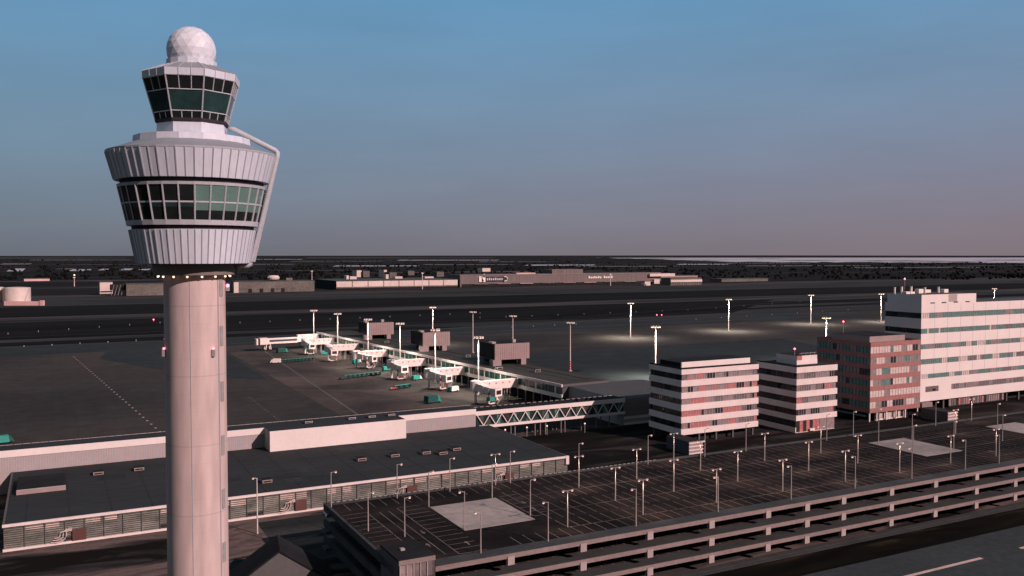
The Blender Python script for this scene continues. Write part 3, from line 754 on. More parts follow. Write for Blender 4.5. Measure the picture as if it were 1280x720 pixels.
mb = MB(); mb.box(2.2, 31, 3.0, 14, 23.8, 25.5, 'roof_black'); mb.build('plant_deck', b1)
mb = MB(); mb.box(.05, .3, .05, 16.9, 23.8, 24.3, 'dark_wall'); mb.box(.3, 31.9, .05, .25, 23.8, 24.15, 'dark_wall'); mb.build('parapet', b1)
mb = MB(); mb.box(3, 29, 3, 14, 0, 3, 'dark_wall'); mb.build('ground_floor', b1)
for x in (1.2, 8, 15, 22, 30.5):
    for y in (1.2, 15.5):
        mb = MB(); mb.box(x - .3, x + .3, y - .3, y + .3, .1, 3, 'house_grey'); mb.build('column', b1)
b2 = office('office_block', 220.6, 217.4, 19, 19, 'white banded square office block with rooftop cabin and red lobby', 22.3,
            [(20.3, 22.3), (16.2, 18.2), (12.1, 14.1), (8, 10), (4.2, 6)], ['curtain_red', 'win_grey', 'curtain_grey', 'win_dark', 'curtain_grey'], ['win_dark', 'win_dark', 'glass_dark', 'door_brown'], 'white_band', group='white banded office blocks')
mb = MB(); mb.box(0.02, 18, .35, 18.7, 2.0, 4.2, 'win_dark'); strip(mb, 0, .4, 11, .3, 0.3, 4.15, 1.6, ['win_dark', 'door_brown', 'curtain_red', 'win_dark'], 'curtain_red'); mb.box(11, 18, .2, .34, .1, 4.15, 'curtain_grey'); mb.box(0, 18, .1, .3, .02, .3, 'white_band'); mb.build('lobby', b2)
mb = MB(); mb.box(0, 17.8, .35, 19, .02, 2.0, 'white_band'); mb.build('base_band', b2)
mb = MB(); mb.box(6, 8.2, -.5, .25, .5, 1.2, 'white_paint'); mb.build('lobby_sign', b2)
mb = MB(); mb.box(4.5, 14, 4.5, 14, 22.1, 25.4, 'white_band', 'roof_black'); ph = mb.build('penthouse', b2)
mb = MB(); mb.box(4.45, 14.05, 4.4, 4.5, 22.4, 23.9, 'white_cladding'); mb.box(4.5, 6.8, 4.38, 4.48, 23.95, 25.4, 'curtain_red'); mb.build('cladding', ph)
for x in (7.5, 9.5, 11.5, 13.5):
    mb = MB(); mb.bar((x, 5.2, 25.3), (x, 5.2, 26.1), .1, .1, 'lamp_grey'); mb.bar((x - 1.2, 5.2, 26), (x + .9, 5.2, 26.2), .12, .12, 'lamp_grey'); mb.build('railing', ph)
def beacon(parent, x, y, z, h):
    mb = MB(); mb.tube([(x, y, z), (x, y, z + h)], .08, 'lamp_grey', 6); mm = mb.build('beacon_mast', parent)
    mb = MB(); mb.ico((x, y, z + h + .2), .36, 'lamp_red'); mb.build('red_light', mm)
beacon(b2, 5, 6, 25.3, 2.2)
mb = MB(); mb.box(0.02, .35, .02, 18.9, 22.3, 22.7, 'dark_wall'); mb.box(.35, 18.9, .02, .25, 22.3, 22.65, 'dark_wall'); mb.build('parapet', b2)

b3 = office('brick_office_block', 258.6, 219.8, 26.6, 25, 'red brick office block standing between the white blocks', 28.6,
            [(27, 28.6)] + [(27 - 3.95 * k - 3.95, 27 - 3.95 * k - 2.3) for k in range(6)], ['curtain_pale', 'curtain_pale', 'curtain_pale', 'curtain_green', 'win_dark', 'curtain_grey', 'curtain_pale'], ['win_dark', 'curtain_green', 'curtain_green', 'curtain_grey'], 'brick_red', proud=.12, pw=1.5, top='roof_black')
mb = MB(); mb.box(.1, 18.5, .6, 18, 28.6, 30.7, 'plant_brown', 'roof_black'); mb.build('penthouse', b3)
beacon(b3, 4, 16, 30.7, 4)
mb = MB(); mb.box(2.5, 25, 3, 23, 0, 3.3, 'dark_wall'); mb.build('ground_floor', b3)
mb = MB(); strip(mb, 0, 4, 21, 1.2, .5, 3.1, 1.2, ['curtain_grey', 'curtain_pale', 'win_dark', 'curtain_green'], 'white_paint'); mb.box(4, 21.5, 1.0, 1.25, .1, .5, 'white_band'); mb.box(4, 21.5, 1.0, 1.25, 2.7, 3.0, 'white_band'); mb.build('glazed_lobby', b3)
for x in (.3, 4, 9, 14, 19, 25.6):
    mb = MB(); mb.box(x - .22, x + .22, .2, .65, .1, 3.3, 'white_band'); mb.build('column', b3)
mb = MB(); mb.box(-.3, .1, 1.5, 24, 1.8, 2.3, 'curtain_green'); mb.build('side_canopy', b3)

b4 = thing('large_office_block', 292.1, 225.2, 0, 'largest white office block at the right edge with thin window ribbons and rooftop plant', 'office building')
D4 = 16.5; W4 = 120
ribs = [(35.7, 37.8), (29.9, 31.8), (24, 25.9), (18.2, 20.2), (12.7, 14.4)]
mb = MB()
zs = [4] + [z for p in ribs[::-1] for z in p] + [41.2]
for k in range(0, len(zs), 2): mb.box(0, W4, 0, D4, zs[k], zs[k + 1], 'white_cladding', 'roof_grey')
mb.build('wall', b4)
mb = MB(); mb.box(.3, W4 - .3, .3, D4, 4.2, 41, 'win_dark'); mb.build('core', b4)
for z0, z1 in ribs:
    mb = MB(); strip(mb, 0, .15, W4 - .2, .12, z0, z1, 1.1, ['curtain_green', 'curtain_green', 'curtain_green', 'win_grey', 'curtain_grey', 'curtain_pale', 'curtain_green'], 'rib_grey', runs=5); mb.build('window_strip', b4)
    mb = MB(); strip(mb, 1, .15, D4 - .2, .12, z0, z1, 1.1, ['glass_dark', 'glass_green'], 'dark_wall', runs=5); mb.build('window_strip', b4)
mb = MB(); mb.box(3, 10.5, -.04, .02, 7.5, 9.6, 'win_grey'); mb.box(7, 8.8, -.1, -.04, 7.7, 8.6, 'win_dark'); mb.build('window', b4)
mb = MB(); strip(mb, 0, 18, W4, -.02, 7.6, 9.7, 1.1, ['win_grey', 'curtain_grey', 'win_grey'], 'rib_grey', runs=4); mb.build('window_strip', b4)
mb = MB(); mb.box(0, 32, 0.03, D4 - 1, 41.2, 44.7, 'white_cladding', 'roof_grey'); ph = mb.build('penthouse', b4)
mb = MB()
for x in (5, 11.5, 18.5, 25.5): mb.box(x, x + 2.6, -.03, .03, 41.3, 41.7, 'win_dark')
mb.box(15.5, 20.5, 0, .03, 41.7, 44.6, 'ribbed_panel'); mb.build('vent_slot', ph)
for k in range(24):
    pass
mb = MB()
for k in range(1, 16): mb.box(k * 7.6 - .04, k * 7.6 + .04, -.03, 0, 14.5, 41.1, 'ribbed_panel')
mb.build('cladding_joint', b4)
for (x, y, w, h) in ((1.0, 13, .8, 2.3), (1.5, 8, 2.2, .9), (4, 8, 2.4, .8), (3.8, 12, .9, 2.5), (6.8, 10, .9, 2.6), (10, 9, 2.6, 1.7), (13.5, 9, .8, 2.2), (17, 12, 4, 1.2), (22.8, 10, .9, 2.2), (25, 9, 2.5, 1.4)):
    mb = MB()
    if w < 1: mb.lathe([(w / 2, 44.6), (w / 2, 44.7 + h), (w / 2 + .12, 44.7 + h), (w / 2 + .12, 44.85 + h)], 'white_paint', 10, cx=max(x, .6) , cy=y); mb.build('flue', b4)
    else: mb.box(x, x + w, y, y + 2, 44.65, 44.7 + h, 'white_paint'); mb.build('air_handler', b4)
beacon(b4, 5.5, 12, 44.7, 5.5)
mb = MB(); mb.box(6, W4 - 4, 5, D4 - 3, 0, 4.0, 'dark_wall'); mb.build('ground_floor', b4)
mb = MB(); strip(mb, 0, 18, 52, .9, .9, 3.7, 1.4, ['curtain_grey', 'win_grey', 'win_dark', 'curtain_grey', 'curtain_grey', 'curtain_red'], 'dark_wall'); mb.box(18, 52, .95, 5, .4, 3.8, 'dark_wall'); mb.build('glazed_lobby', b4)
for x in (8, 15, 54, 62, 70, 78, 86, 94, 102, 110):
    mb = MB(); mb.box(x - .4, x + .4, 1, 1.8, .1, 4, 'house_grey'); mb.build('column', b4)
mb = MB(); mb.box(-.3, 5.6, -1.2, 1.5, 1.5, 3.7, 'curtain_grey'); mb.build('entrance_box', b4)

# louvred service huts on the road
for u, v, d, lb in ((168.2, 208.2, 11, 'louvred service hut standing in front of the first white banded block'), (281.6, 205.5, 11, 'louvred service hut standing in front of the large white office')):
    r = thing('service_hut', u, v, 0, lb, 'hut', 'louvred service huts')
    mb = MB(); mb.box(0, 5.2, .3, d, 0, 4, 'slate_wall', 'dark_wall'); mb.build('wall', r)
    mb = MB()
    for k in range(4): mb.box(-.05, 5.25, -.05, .3, .3 + k * 1.05, .62 + k * 1.05, 'white_band')
    mb.box(.05, 5.15, .15, .29, .1, 4, 'plant_brown'); mb.build('louvre', r)

# ------------------------------------------------------------------ parking garage
GU0, GU1, GV0, GV1, GD = 47.5, 330., 129., 171., 10.3
g = thing('parking_garage', 0, 0, 0, 'multi-storey open car park with lamp-lit roof deck in the foreground', 'car park')
LV = [10.3, 7.0, 3.7]
for k, z in enumerate(LV):
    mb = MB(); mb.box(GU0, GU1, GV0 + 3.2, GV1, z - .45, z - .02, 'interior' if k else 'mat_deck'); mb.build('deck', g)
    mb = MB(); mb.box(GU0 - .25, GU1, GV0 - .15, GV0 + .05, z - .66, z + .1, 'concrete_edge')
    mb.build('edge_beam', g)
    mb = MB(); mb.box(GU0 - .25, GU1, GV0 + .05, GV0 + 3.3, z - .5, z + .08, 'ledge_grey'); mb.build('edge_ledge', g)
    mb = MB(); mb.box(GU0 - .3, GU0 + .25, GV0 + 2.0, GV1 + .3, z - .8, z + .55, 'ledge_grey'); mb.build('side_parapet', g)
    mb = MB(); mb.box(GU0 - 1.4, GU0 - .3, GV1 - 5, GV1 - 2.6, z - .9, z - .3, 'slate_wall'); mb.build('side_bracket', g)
mb = MB(); mb.box(GU0 + .25, GU1, GV1 - .1, GV1 + .35, 9.6, 10.75, 'ledge_grey'); mb.build('back_parapet', g)
mb = MB()
for k in range(64): mb.box(GU0 + 1 + k * 1.25, GU0 + 1.75 + k * 1.25, GV1 - .1, GV1 + .1, 10.75, 10.83, 'lamp_grey')
mb.build('back_rail', g)
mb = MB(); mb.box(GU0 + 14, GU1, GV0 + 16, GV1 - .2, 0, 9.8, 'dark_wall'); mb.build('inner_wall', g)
mb = MB(); mb.box(GU0 + .3, GU1, GV0 + .6, GV0 + 2.2, 0, .25, 'ledge_grey'); mb.box(GU0, GU1, GV0 - .8, GV0 + .6, 0, .18, 'ledge_grey'); mb.build('base_kerb', g)
# front columns (irregular bays as in the photo) on each level
cu = []
for x in (634, 724, 807, 883.6, 954, 1002.6, 1048, 1107.8, 1162.8, 1214, 1262.5):
    lo_, hi_ = 40., 400.
    for _ in range(50):
        mid = (lo_ + hi_) / 2; X, Y = W(mid, 130.2); zz = 8.8 - H
        px = 640 + FPX * X / (Y * CT - zz * ST)
        if px < x: lo_ = mid
        else: hi_ = mid
    cu.append(lo_)
step = (cu[-1] - cu[-3]) / 2
while cu[-1] < GU1 - 12: cu.append(cu[-1] + step)
for u in cu:
    for z in LV:
        mb = MB(); mb.box(u - .62, u + .62, GV0 - .3, GV0 + .5, z - 1.75, z - .3, 'column_concrete'); mb.build('column', g)
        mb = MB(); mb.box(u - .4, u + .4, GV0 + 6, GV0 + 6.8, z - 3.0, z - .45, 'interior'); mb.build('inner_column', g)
# bay markings on the roof deck and the floors below
mb = MB(); zm = GD - .012
def line(u0, v0, u1, v1, z=None, w=.13, mat='mat_line'):
    z = zm if z is None else z
    d = Vector((u1 - u0, v1 - v0)).normalized(); n = Vector((-d.y, d.x)) * w / 2
    mb.face([(u0 + n.x, v0 + n.y, z), (u0 - n.x, v0 - n.y, z), (u1 - n.x, v1 - n.y, z), (u1 + n.x, v1 + n.y, z)], mat)
PADS = [(65.4, 79.9, 143.9, 160.5), (190.5, 204.2, 144.8, 162.3), (238.8, 252.6, 144.8, 162.3)]
def in_pad(u, v): return any(a - 1 < u < b + 1 and c - 1.5 < v < d + 1.5 for a, b, c, d in PADS)
for (v0, v1) in ((132.6, 137.0), (137.0, 141.8), (142.9, 147.7), (147.7, 152.5), (154.2, 159.0), (159.0, 163.8), (165.6, 170.4)):
    u = 83.0
    if v0 < 135: u = 71
    if v0 > 165: u = 51
    while u < GU1 - 4:
        if not in_pad(u, (v0 + v1) / 2): line(u, v0, u, v1)
        u += 2.5
    if v1 in (137.0, 147.7, 159.0):
        for s0, s1 in ((83, 189), (206, 237), (255, 325)): line(s0, v1, s1, v1)
for (u0, u1) in ((48.6, 53.4), (59.5, 64.6)):
    v = 133 if u0 > 50 else 138
    while v < 163.5:
        line(u0, v, u1, v); v += 2.5
    line(u0 if u0 > 50 else u1, 133 if u0 > 50 else 138, u0 if u0 > 50 else u1, 163)
line(55.6, 138, 55.6, 162); line(57.4, 134, 57.4, 162)
line(80.9, 146, 80.9, 160); 
for v in range(146, 162, 3): line(81, v, 85, v)
mb.build('bay_marking', g)
mb = MB()
for z in (7.0, 3.7):
    u = 50
    while u < GU1 - 4:
        line(u, GV0 + 3.5, u, GV0 + 8, z - .012, .16); u += 2.5
    line(49, GV0 + 8.2, GU1 - 3, GV0 + 8.2, z - .012, .16)
    v = 133
    while v < 169: line(48.5, v, 53, v, z - .012, .16); v += 2.5
mb.build('bay_marking', g)
# painted arrows
mb = MB()
for (u, v, s) in ((56.6, 139.5, 1), (58.4, 147.5, -1), (63, 137.5, 1), (83.5, 156, -1), (83.2, 150.5, 1), (210, 141, 1), (128, 153.4, -1), (160, 142.3, 1)):
    mb.face([(u - .12, v - 1, zm + .004), (u + .12, v - 1, zm + .004), (u + .12, v + .2, zm + .004), (u - .12, v + .2, zm + .004)], 'mat_line')
    t_ = v + .2 if s > 0 else v - 1
    mb.face([(u - .45, t_, zm + .004), (u + .45, t_, zm + .004), (u, t_ + s * .9, zm + .004)], 'mat_line')
mb.build('arrow_marking', g)
for (a, b_, c, d) in PADS:
    mb = MB(); mb.box(a, b_, c, d, GD - .02, GD + .06, 'mat_pad'); mb.build('concrete_pad', g)
# stair tower on the front left corner
t = thing('stair_tower', 47.2, 128.4, 0, 'square stair tower with ribbed glass front at the near corner of the car park', 'stair tower')
mb = MB(); mb.box(0, 6.0, .3, 8.6, 0, 12.3, 'slate_wall'); mb.build('wall', t)
mb = MB(); mb.box(-.1, 6.1, .1, 8.7, 12.3, 12.6, 'roof_black'); mb.box(1.8, 2.5, 4, 4.7, 12.6, 12.9, 'lamp_grey'); mb.build('roof', t)
mb = MB(); mb.box(0, 6.1, 0, .3, 11.7, 12.45, 'concrete_edge'); mb.build('fascia', t)
mb = MB()
for k in range(5):
    for z in range(5):
        mb.face([(.2 + k * 1.14, .22, z * 2.3 + .2), (1.3 + k * 1.14, .22, z * 2.3 + .2), (1.3 + k * 1.14, .22, z * 2.3 + 2.4), (.2 + k * 1.14, .22, z * 2.3 + 2.4)], random.choice(['win_grey', 'curtain_grey', 'win_grey', 'glass_facade']))
mb.build('glazing', t)
mb = MB()
for k in range(6): mb.box(.12 + k * 1.14, .26 + k * 1.14, .05, .21, .1, 11.7, 'lamp_grey')
mb.box(5.9, 6.1, 0, .3, 0, 11.7, 'dark_wall'); mb.build('mullion', t)

# gabled building at the foot of the tower
gu, gv = 35.6, 158
t = thing('gabled_building', gu, gv, 0, 'grey gable end with dark verges at the bottom edge, right of the tower', 'building', rot=-ANG * .35)
mb = MB(); mb.face([(-9, 0, 0), (9, 0, 0), (9, 0, .6), (0, 0, 6.9), (-9, 0, .6)], 'house_grey')
mb.box(-8.9, 8.9, .1, 9, 0, .6, 'house_grey'); mb.build('wall', t)
for sg in (-1, 1):
    mb = MB(); mb.hexa([(0, -.3, 6.9), (sg * 9.4, -.3, .35), (sg * 9.4, 9, .35), (0, 9, 6.9), (0, -.3, 7.25), (sg * 9.5, -.3, .7), (sg * 9.5, 9, .7), (0, 9, 7.25)], 'roof_black'); mb.build('roof', t)

# ------------------------------------------------------------------ lamps on the parking deck
ROWS = {
 'back': (169.6, "along the deck's back parapet", [(48.3, 1), (62, 1), (73.7, 1), (84.4, 2), (88, 1), (105.5, 1), (124.7, 1), (132.3, 2), (141.8, 1), (155, 1), (183.2, 1), (193.2, 1), (203, 1), (226.9, 1), (243, 2)]),
 'second': (159.6, "of the deck's second row from the back", [(65.4, 1), (79.3, 1), (99.3, 2), (114.3, 2), (132.2, 2), (151.8, 2), (170.4, 2), (191.2, 1), (204.1, 1), (221.9, 2), (240.2, 1)]),
 'middle': (147.6, "of the deck's middle row", [(49.9, 1), (54.6, 1), (65.7, 1), (80.2, 1), (100.5, 2), (115.2, 2), (132.6, 2), (153.8, 2), (169.8, 2), (191.1, 1), (204.6, 1), (224.4, 1)]),
 'fourth': (137.1, "of the deck's next-to-front row", [(82.9, 2), (99.7, 2), (117.7, 2), (135.5, 2), (153.9, 2), (171.3, 2), (189, 2), (206, 2)]),
 'front': (131.5, "along the deck's front parapet", [(62.7, 1), (75.6, 1), (94.1, 1), (113.3, 1), (132.3, 1), (150.6, 1), (168.3, 1), (186.5, 1), (198.8, 1), (218, 1)]),
}
VFIX = {('middle', 49.9): 151.6, ('middle', 54.6): 145.6, ('middle', 65.7): 144.6, ('middle', 80.2): 146.3, ('second', 65.4): 160.9, ('second', 79.3): 160.9, ('middle', 191.1): 149.0}
HEADSIDE = {('back', 48.3): 1, ('middle', 49.9): 1, ('middle', 54.6): 1, ('middle', 80.2): 1, ('middle', 65.7): -1, ('front', 62.7): -1}
ORD = ['leftmost', 'second from the left', 'third from the left', 'fourth from the left', 'fifth from the left', 'sixth from the left', 'seventh from the left', 'eighth from the left', 'ninth from the left', 'tenth from the left', 'eleventh from the left', 'twelfth from the left', 'thirteenth from the left', 'fourteenth from the left', 'rightmost']
def lamp_proto(heads, side, first=[True]):
    r = thing('lamp_post', 0, 0, 0, '', 'lamp post', 'lamp posts on the parking deck')
    h = 6.7 if heads == 2 else 6.9
    mb = MB(); mb.tube([(0, 0, 0), (0, 0, h)], .13, 'lamp_grey', 8, .075); mb.build('pole', r)
    for s in ((-1, 1) if heads == 2 else (side,)):
        mb = MB(); mb.bar((0, 0, h - .08), (s * .85, 0, h + .05), .08, .07, 'lamp_grey'); ar = mb.build('arm', r)
        mb = MB(); mb.lathe([(.1, .28), (.24, .2), (.26, .08)], 'lamp_grey', 10, cx=s * .95, cy=0); 
        mb.ico((s * .95, 0, .02), .23, 'lamp_soft', (1, 1, .8)); o = mb.build('lamp_head', r); o.location.z = h - .12
    return r
lp = {}
sd = bpy.data.lights.new('deck_lamp_light', 'SPOT'); sd.energy = 1000; sd.color = (1, .66, .5); sd.spot_size = R(110); sd.spot_blend = 1; sd.shadow_soft_size = .3
NLIGHT = 0
for key, (vr, desc, lst) in ROWS.items():
    for i, (u, hd) in enumerate(lst):
        v = VFIX.get((key, u), vr); side = HEADSIDE.get((key, u), 1 if key in ('back', 'middle', 'second') else -1)
        lb = f"{'twin' if hd == 2 else 'single'}-headed lamp post, {ORD[i] if i < len(lst) - 1 else 'rightmost'} {desc}"
        k = (hd, side if hd == 1 else 0)
        if k not in lp:
            lp[k] = lamp_proto(hd, side); r = lp[k]; X, Y = W(u, v); r.location = (X, Y, GD + .02 if key != 'front' else GD + .1); r['label'] = lb
        else:
            r = dup(lp[k], u, v, GD + .02 if key != 'front' else GD + .1, lb)
        if hd == 2:
            lo = bpy.data.objects.new('lamp_light', sd); col.objects.link(lo); lo.parent = r; lo.location = (0, -.7, 6.5)
# the tall lamp on the yard right of the tower
r = thing('street_lamp', 38.5, 191.9, 0, 'tall street lamp standing on the brown yard right of the tower', 'lamp post')
mb = MB(); mb.tube([(0, 0, 0), (0, 0, 12.2)], .16, 'mast_grey', 8, .09); mb.build('pole', r)
mb = MB(); mb.bar((0, 0, 12.1), (-.7, 0, 12.3), .1, .08, 'mast_grey'); mb.build('arm', r)
mb = MB(); mb.lathe([(.1, .25), (.24, .18), (.26, .06)], 'lamp_grey', 10, cx=-.8); mb.ico((-.8, 0, .02), .25, 'lamp_soft', (1, 1, .8)); o = mb.build('lamp_head', r); o.location.z = 12.15
# bollard lamps beside the footbridge
for x, y, lb in ((628, 548, 'low globe lamp left of the others under the footbridge'), (655, 545, 'second low globe lamp under the footbridge'), (680, 543, 'third low globe lamp under the footbridge'), (727, 540, 'rightmost low globe lamp under the footbridge')):
    u, v = at(x, y); r = thing('globe_lamp', u, v - 2, 0, lb, 'lamp post', 'globe lamps under the footbridge')
    mb = MB(); mb.tube([(0, 0, 0), (0, 0, 3)], .09, 'lamp_grey', 6); mb.build('pole', r)
    mb = MB(); mb.ico((0, 0, 3.2), .3, 'lamp_soft'); mb.build('lamp_head', r)

# ------------------------------------------------------------------ apron floodlight masts
def mast_proto(lit):
    r = thing('floodlight_mast', 0, 0, 0, '', 'floodlight mast', 'floodlight masts on the apron')
    mb = MB(); mb.tube([(0, 0, 0), (0, 0, 24.6)], .34, 'mast_grey', 10, .2); mb.build('pole', r)
    mb = MB(); mb.lathe([(.9, 0), (.9, .5)], 'lamp_grey', 10); mb.build('base', r)
    mb = MB(); mb.lathe([(1.7, 24.6), (1.75, 24.75), (1.7, 24.9)], 'mast_grey', 16); mb.build('headframe', r)
    for k in range(8):
        a = math.pi / 4 * k; mb = MB(); c, s = 1.9 * math.cos(a), 1.9 * math.sin(a)
        mb.box(-.35, .35, -.35, .35, 0, .5, 'mast_grey')
        mb.box(-.3, .3, -.3, .3, -.16, 0.0, 'lamp_flood' if lit == 1 else 'lamp_dim' if lit == 2 else 'bridge_white'); o = mb.build('floodlight', r); o.location = (c, s, 24.7)
    return r
MASTS = [(145.9, 548.2, 2, 'dimly lit mast by the far tip of the pier, farthest on the bridge side'), (150.4, 511.5, 2, 'dimly lit mast beside the sixth jet bridge from the near end'), (151.7, 459.1, 2, 'dimly lit mast beside the fourth jet bridge from the near end'), (157.2, 424.5, 2, 'dimly lit mast in front of the gap between far and middle plant rooms'), (158.1, 380.3, 2, 'dimly lit mast in front of the middle plant room'), (160.3, 338.2, 2, 'dimly lit mast beside the nearest jet bridge'),
         (225, 545.3, 1, 'lit mast standing behind the middle plant room of the pier'), (227.6, 488, 0, 'unlit mast between the middle and near plant rooms, beyond the pier'), (232.7, 445.3, 0, 'unlit mast behind the nearest plant room of the pier'), (236, 388, 0, 'unlit mast with red-striped foot, beyond the near end of the pier'),
         (370, 525, 1, 'lit mast alone on open apron left of the others, with a pool of light'), (260.1, 348, 1, 'lit mast rising behind the first white banded block'), (470, 535, 1, 'lit mast on open apron above the gap between the banded blocks'), (582.3, 558.3, 1, 'lit mast far behind the square banded block, beside dark grass'), (380.6, 353.6, 1, 'lit mast rising behind the brick office block'), (656, 547, 1, 'lit mast at the left edge of the large white office'), (860.3, 577.8, 1, 'lit mast seen above the roof of the large white office')]
fl = bpy.data.lights.new('flood_light', 'SPOT'); fl.energy = 90000; fl.color = (1, .80, .66); fl.spot_size = R(146); fl.spot_blend = 1; fl.shadow_soft_size = 1.5
fl2 = bpy.data.lights.new('stand_light', 'SPOT'); fl2.energy = 26000; fl2.color = (1, .86, .74); fl2.spot_size = R(130); fl2.spot_blend = 1; fl2.shadow_soft_size = 1.5
mp_ = {}
for (u, v, lit, lb) in MASTS:
    if lit not in mp_:
        mp_[lit] = mast_proto(lit); r = mp_[lit]; X, Y = W(u, v); r.location = (X, Y, .05); r['label'] = lb
    else: r = dup(mp_[lit], u, v, .05, lb)
    if lit:
        lo = bpy.data.objects.new('mast_light', fl if lit == 1 else fl2); col.objects.link(lo); lo.parent = r; lo.location = (-1.8, -1.8, 24.0)
    if lb.startswith('unlit mast with red'):
        mb = MB()
        for k in range(4): mb.lathe([(.5, 1 + k * 1.2), (.5, 1.6 + k * 1.2)], 'stripe_red', 10)
        mb.build('warning_band', r)
# far slim masts by the hangars
for (x, y, h, lb) in ((390, 353.5, 24, 'slim far mast at the corner of the dark hangar'), (528, 361.5, 27, 'slim far mast in front of the white hangar front'), (763, 357, 21, 'slim far mast in front of the cargo building right half'), (605, 358, 22, 'slim far mast by the cargo building sign'), (93, 358, 16, 'slim far mast behind the white tanks')):
    u, v = at(x, y); r = thing('far_mast', u, v, 0, lb, 'mast', 'slim masts by the far hangars')
    mb = MB(); mb.tube([(0, 0, 0), (0, 0, h)], .8, 'mast_grey', 6, .5); mb.build('pole', r)
    mb = MB(); mb.box(-2, 2, -.8, .8, h, h + 1.4, 'bridge_white'); mb.build('headframe', r)

# ------------------------------------------------------------------ ground vehicles
def van(u, v, label, body='teal_paint', cab='white_paint', rot=0., s=1., cat='van', name='service_van', group='ground vehicles on the stands'):
    r = thing(name, u, v, .09, label, cat, group, rot)
    L, w, h = 5.2 * s, 2.1 * s, 2.3 * s
    mb = MB(); mb.hexa([(-L / 2, -w / 2, .45), (L * .25, -w / 2, .45), (L * .25, w / 2, .45), (-L / 2, w / 2, .45), (-L / 2 + .1, -w / 2 + .08, h), (L * .22, -w / 2 + .08, h), (L * .22, w / 2 - .08, h), (-L / 2 + .1, w / 2 - .08, h)], body); mb.build('body', r)
    mb = MB(); mb.hexa([(L * .25, -w / 2, .45), (L / 2, -w / 2, .45), (L / 2, w / 2, .45), (L * .25, w / 2, .45), (L * .25, -w / 2 + .1, h * .86), (L * .34, -w / 2 + .1, h * .86), (L * .34, w / 2 - .1, h * .86), (L * .25, w / 2 - .1, h * .86)], cab); c = mb.build('cab', r)
    mb = MB(); mb.face([(L * .475, -w / 2 + .15, h * .38), (L * .475, w / 2 - .15, h * .38), (L * .375, w / 2 - .2, h * .8), (L * .375, -w / 2 + .2, h * .8)], 'glass_dark'); mb.build('windscreen', c)
    for x in (-L * .32, L * .33):
        for y in (-w / 2, w / 2):
            mb = MB(); mb.tube([(x, y - .12, .4), (x, y + .12, .4)], .4, 'rubber', 10); mb.build('wheel', r)
    return r
def gv_(x, y): return at(x, y, .1)
van(*gv_(521, 475), 'small teal van parked between the second and third jet bridges', rot=.3)
van(*gv_(566, 489.5), 'white van with teal nose parked below the nearest jet bridge', 'white_paint', 'teal_dark', rot=math.pi + .2)
van(*gv_(484, 463.5), 'small teal vehicle left of the third jet bridge', rot=.2)
van(*gv_(446, 454), 'small teal vehicle left of the fourth jet bridge', rot=.4)
van(*gv_(407.5, 443.5), 'small teal vehicle left of the fifth jet bridge', rot=-.3)
van(*gv_(384, 437.5), 'small teal vehicle beside the sixth jet bridge', rot=.6)
van(*gv_(616, 502.5), 'teal van half hidden by the footbridge roof', rot=.3)
van(*gv_(541, 503.5), 'dark teal truck beyond the parapet, below the second jet bridge', 'teal_dark', 'teal_paint', .3, 1.35)
van(*gv_(353, 441), 'teal loader parked at the tip of the pier', 'teal_dark', 'teal_paint', .2, 1.3)
van(*gv_(344.5, 454), 'white box van at the head of a line of teal dollies', 'white_paint', 'white_paint', math.pi - .4, 1.1)
van(*gv_(5, 554), 'teal truck at the left edge of the apron, over the rear block', 'teal_paint', 'teal_dark', .2, 1.1)
van(*gv_(491.5, 487.5), 'red tug at the head of the teal dollies nearest the camera', 'stripe_red', 'white_paint', math.pi, .55, 'tug', 'baggage_tug')
van(*gv_(428, 474.5), 'dark tug at the left end of the dark dolly line', 'teal_dark', 'rubber', math.pi, .6, 'tug', 'baggage_tug')
dolly = None
def place_dolly(u, v, label, group, rot):
    global dolly
    if dolly is None:
        r = thing('baggage_dolly', u, v, .09, label, 'baggage dolly', group, rot)
        mb = MB(); mb.box(-1.5, 1.5, -.8, .8, .5, .72, 'teal_dark'); mb.build('bed', r)
        mb = MB(); mb.box(-1.45, 1.45, -.75, .75, 1.7, 1.8, 'teal_paint'); mb.box(-1.45, -1.35, -.75, .75, .72, 1.7, 'teal_paint'); mb.box(1.35, 1.45, -.75, .75, .72, 1.7, 'teal_dark'); mb.build('canopy', r)
        mb = MB(); mb.box(1.5, 2.1, -.05, .05, .45, .55, 'lamp_grey'); mb.build('tow_bar', r)
        for x in (-1, 1):
            for y in (-.7, .7):
                mb = MB(); mb.tube([(x, y - .1, .28), (x, y + .1, .28)], .28, 'rubber', 8); mb.build('wheel', r)
        dolly = r
    else: dup(dolly, u, v, .09, label, group, rot)
for (x0, y0, x1, y1, n, lb, gr) in ((352, 453.6, 388, 450.6, 9, 'open teal dolly in the line behind the white box van', 'dollies behind the white van'), (433, 473.5, 472, 469, 8, 'dark teal dolly in the line left of the third jet bridge', 'dollies in the dark line'), (496, 486.8, 509, 485, 3, 'open teal dolly behind the red tug', 'dollies behind the red tug')):
    p, q = gv_(x0, y0), gv_(x1, y1); ro_ = math.atan2(q[1] - p[1], q[0] - p[0])
    for k in range(n):
        t_ = k / (n - 1); place_dolly(p[0] + (q[0] - p[0]) * t_, p[1] + (q[1] - p[1]) * t_, lb, gr, ro_)

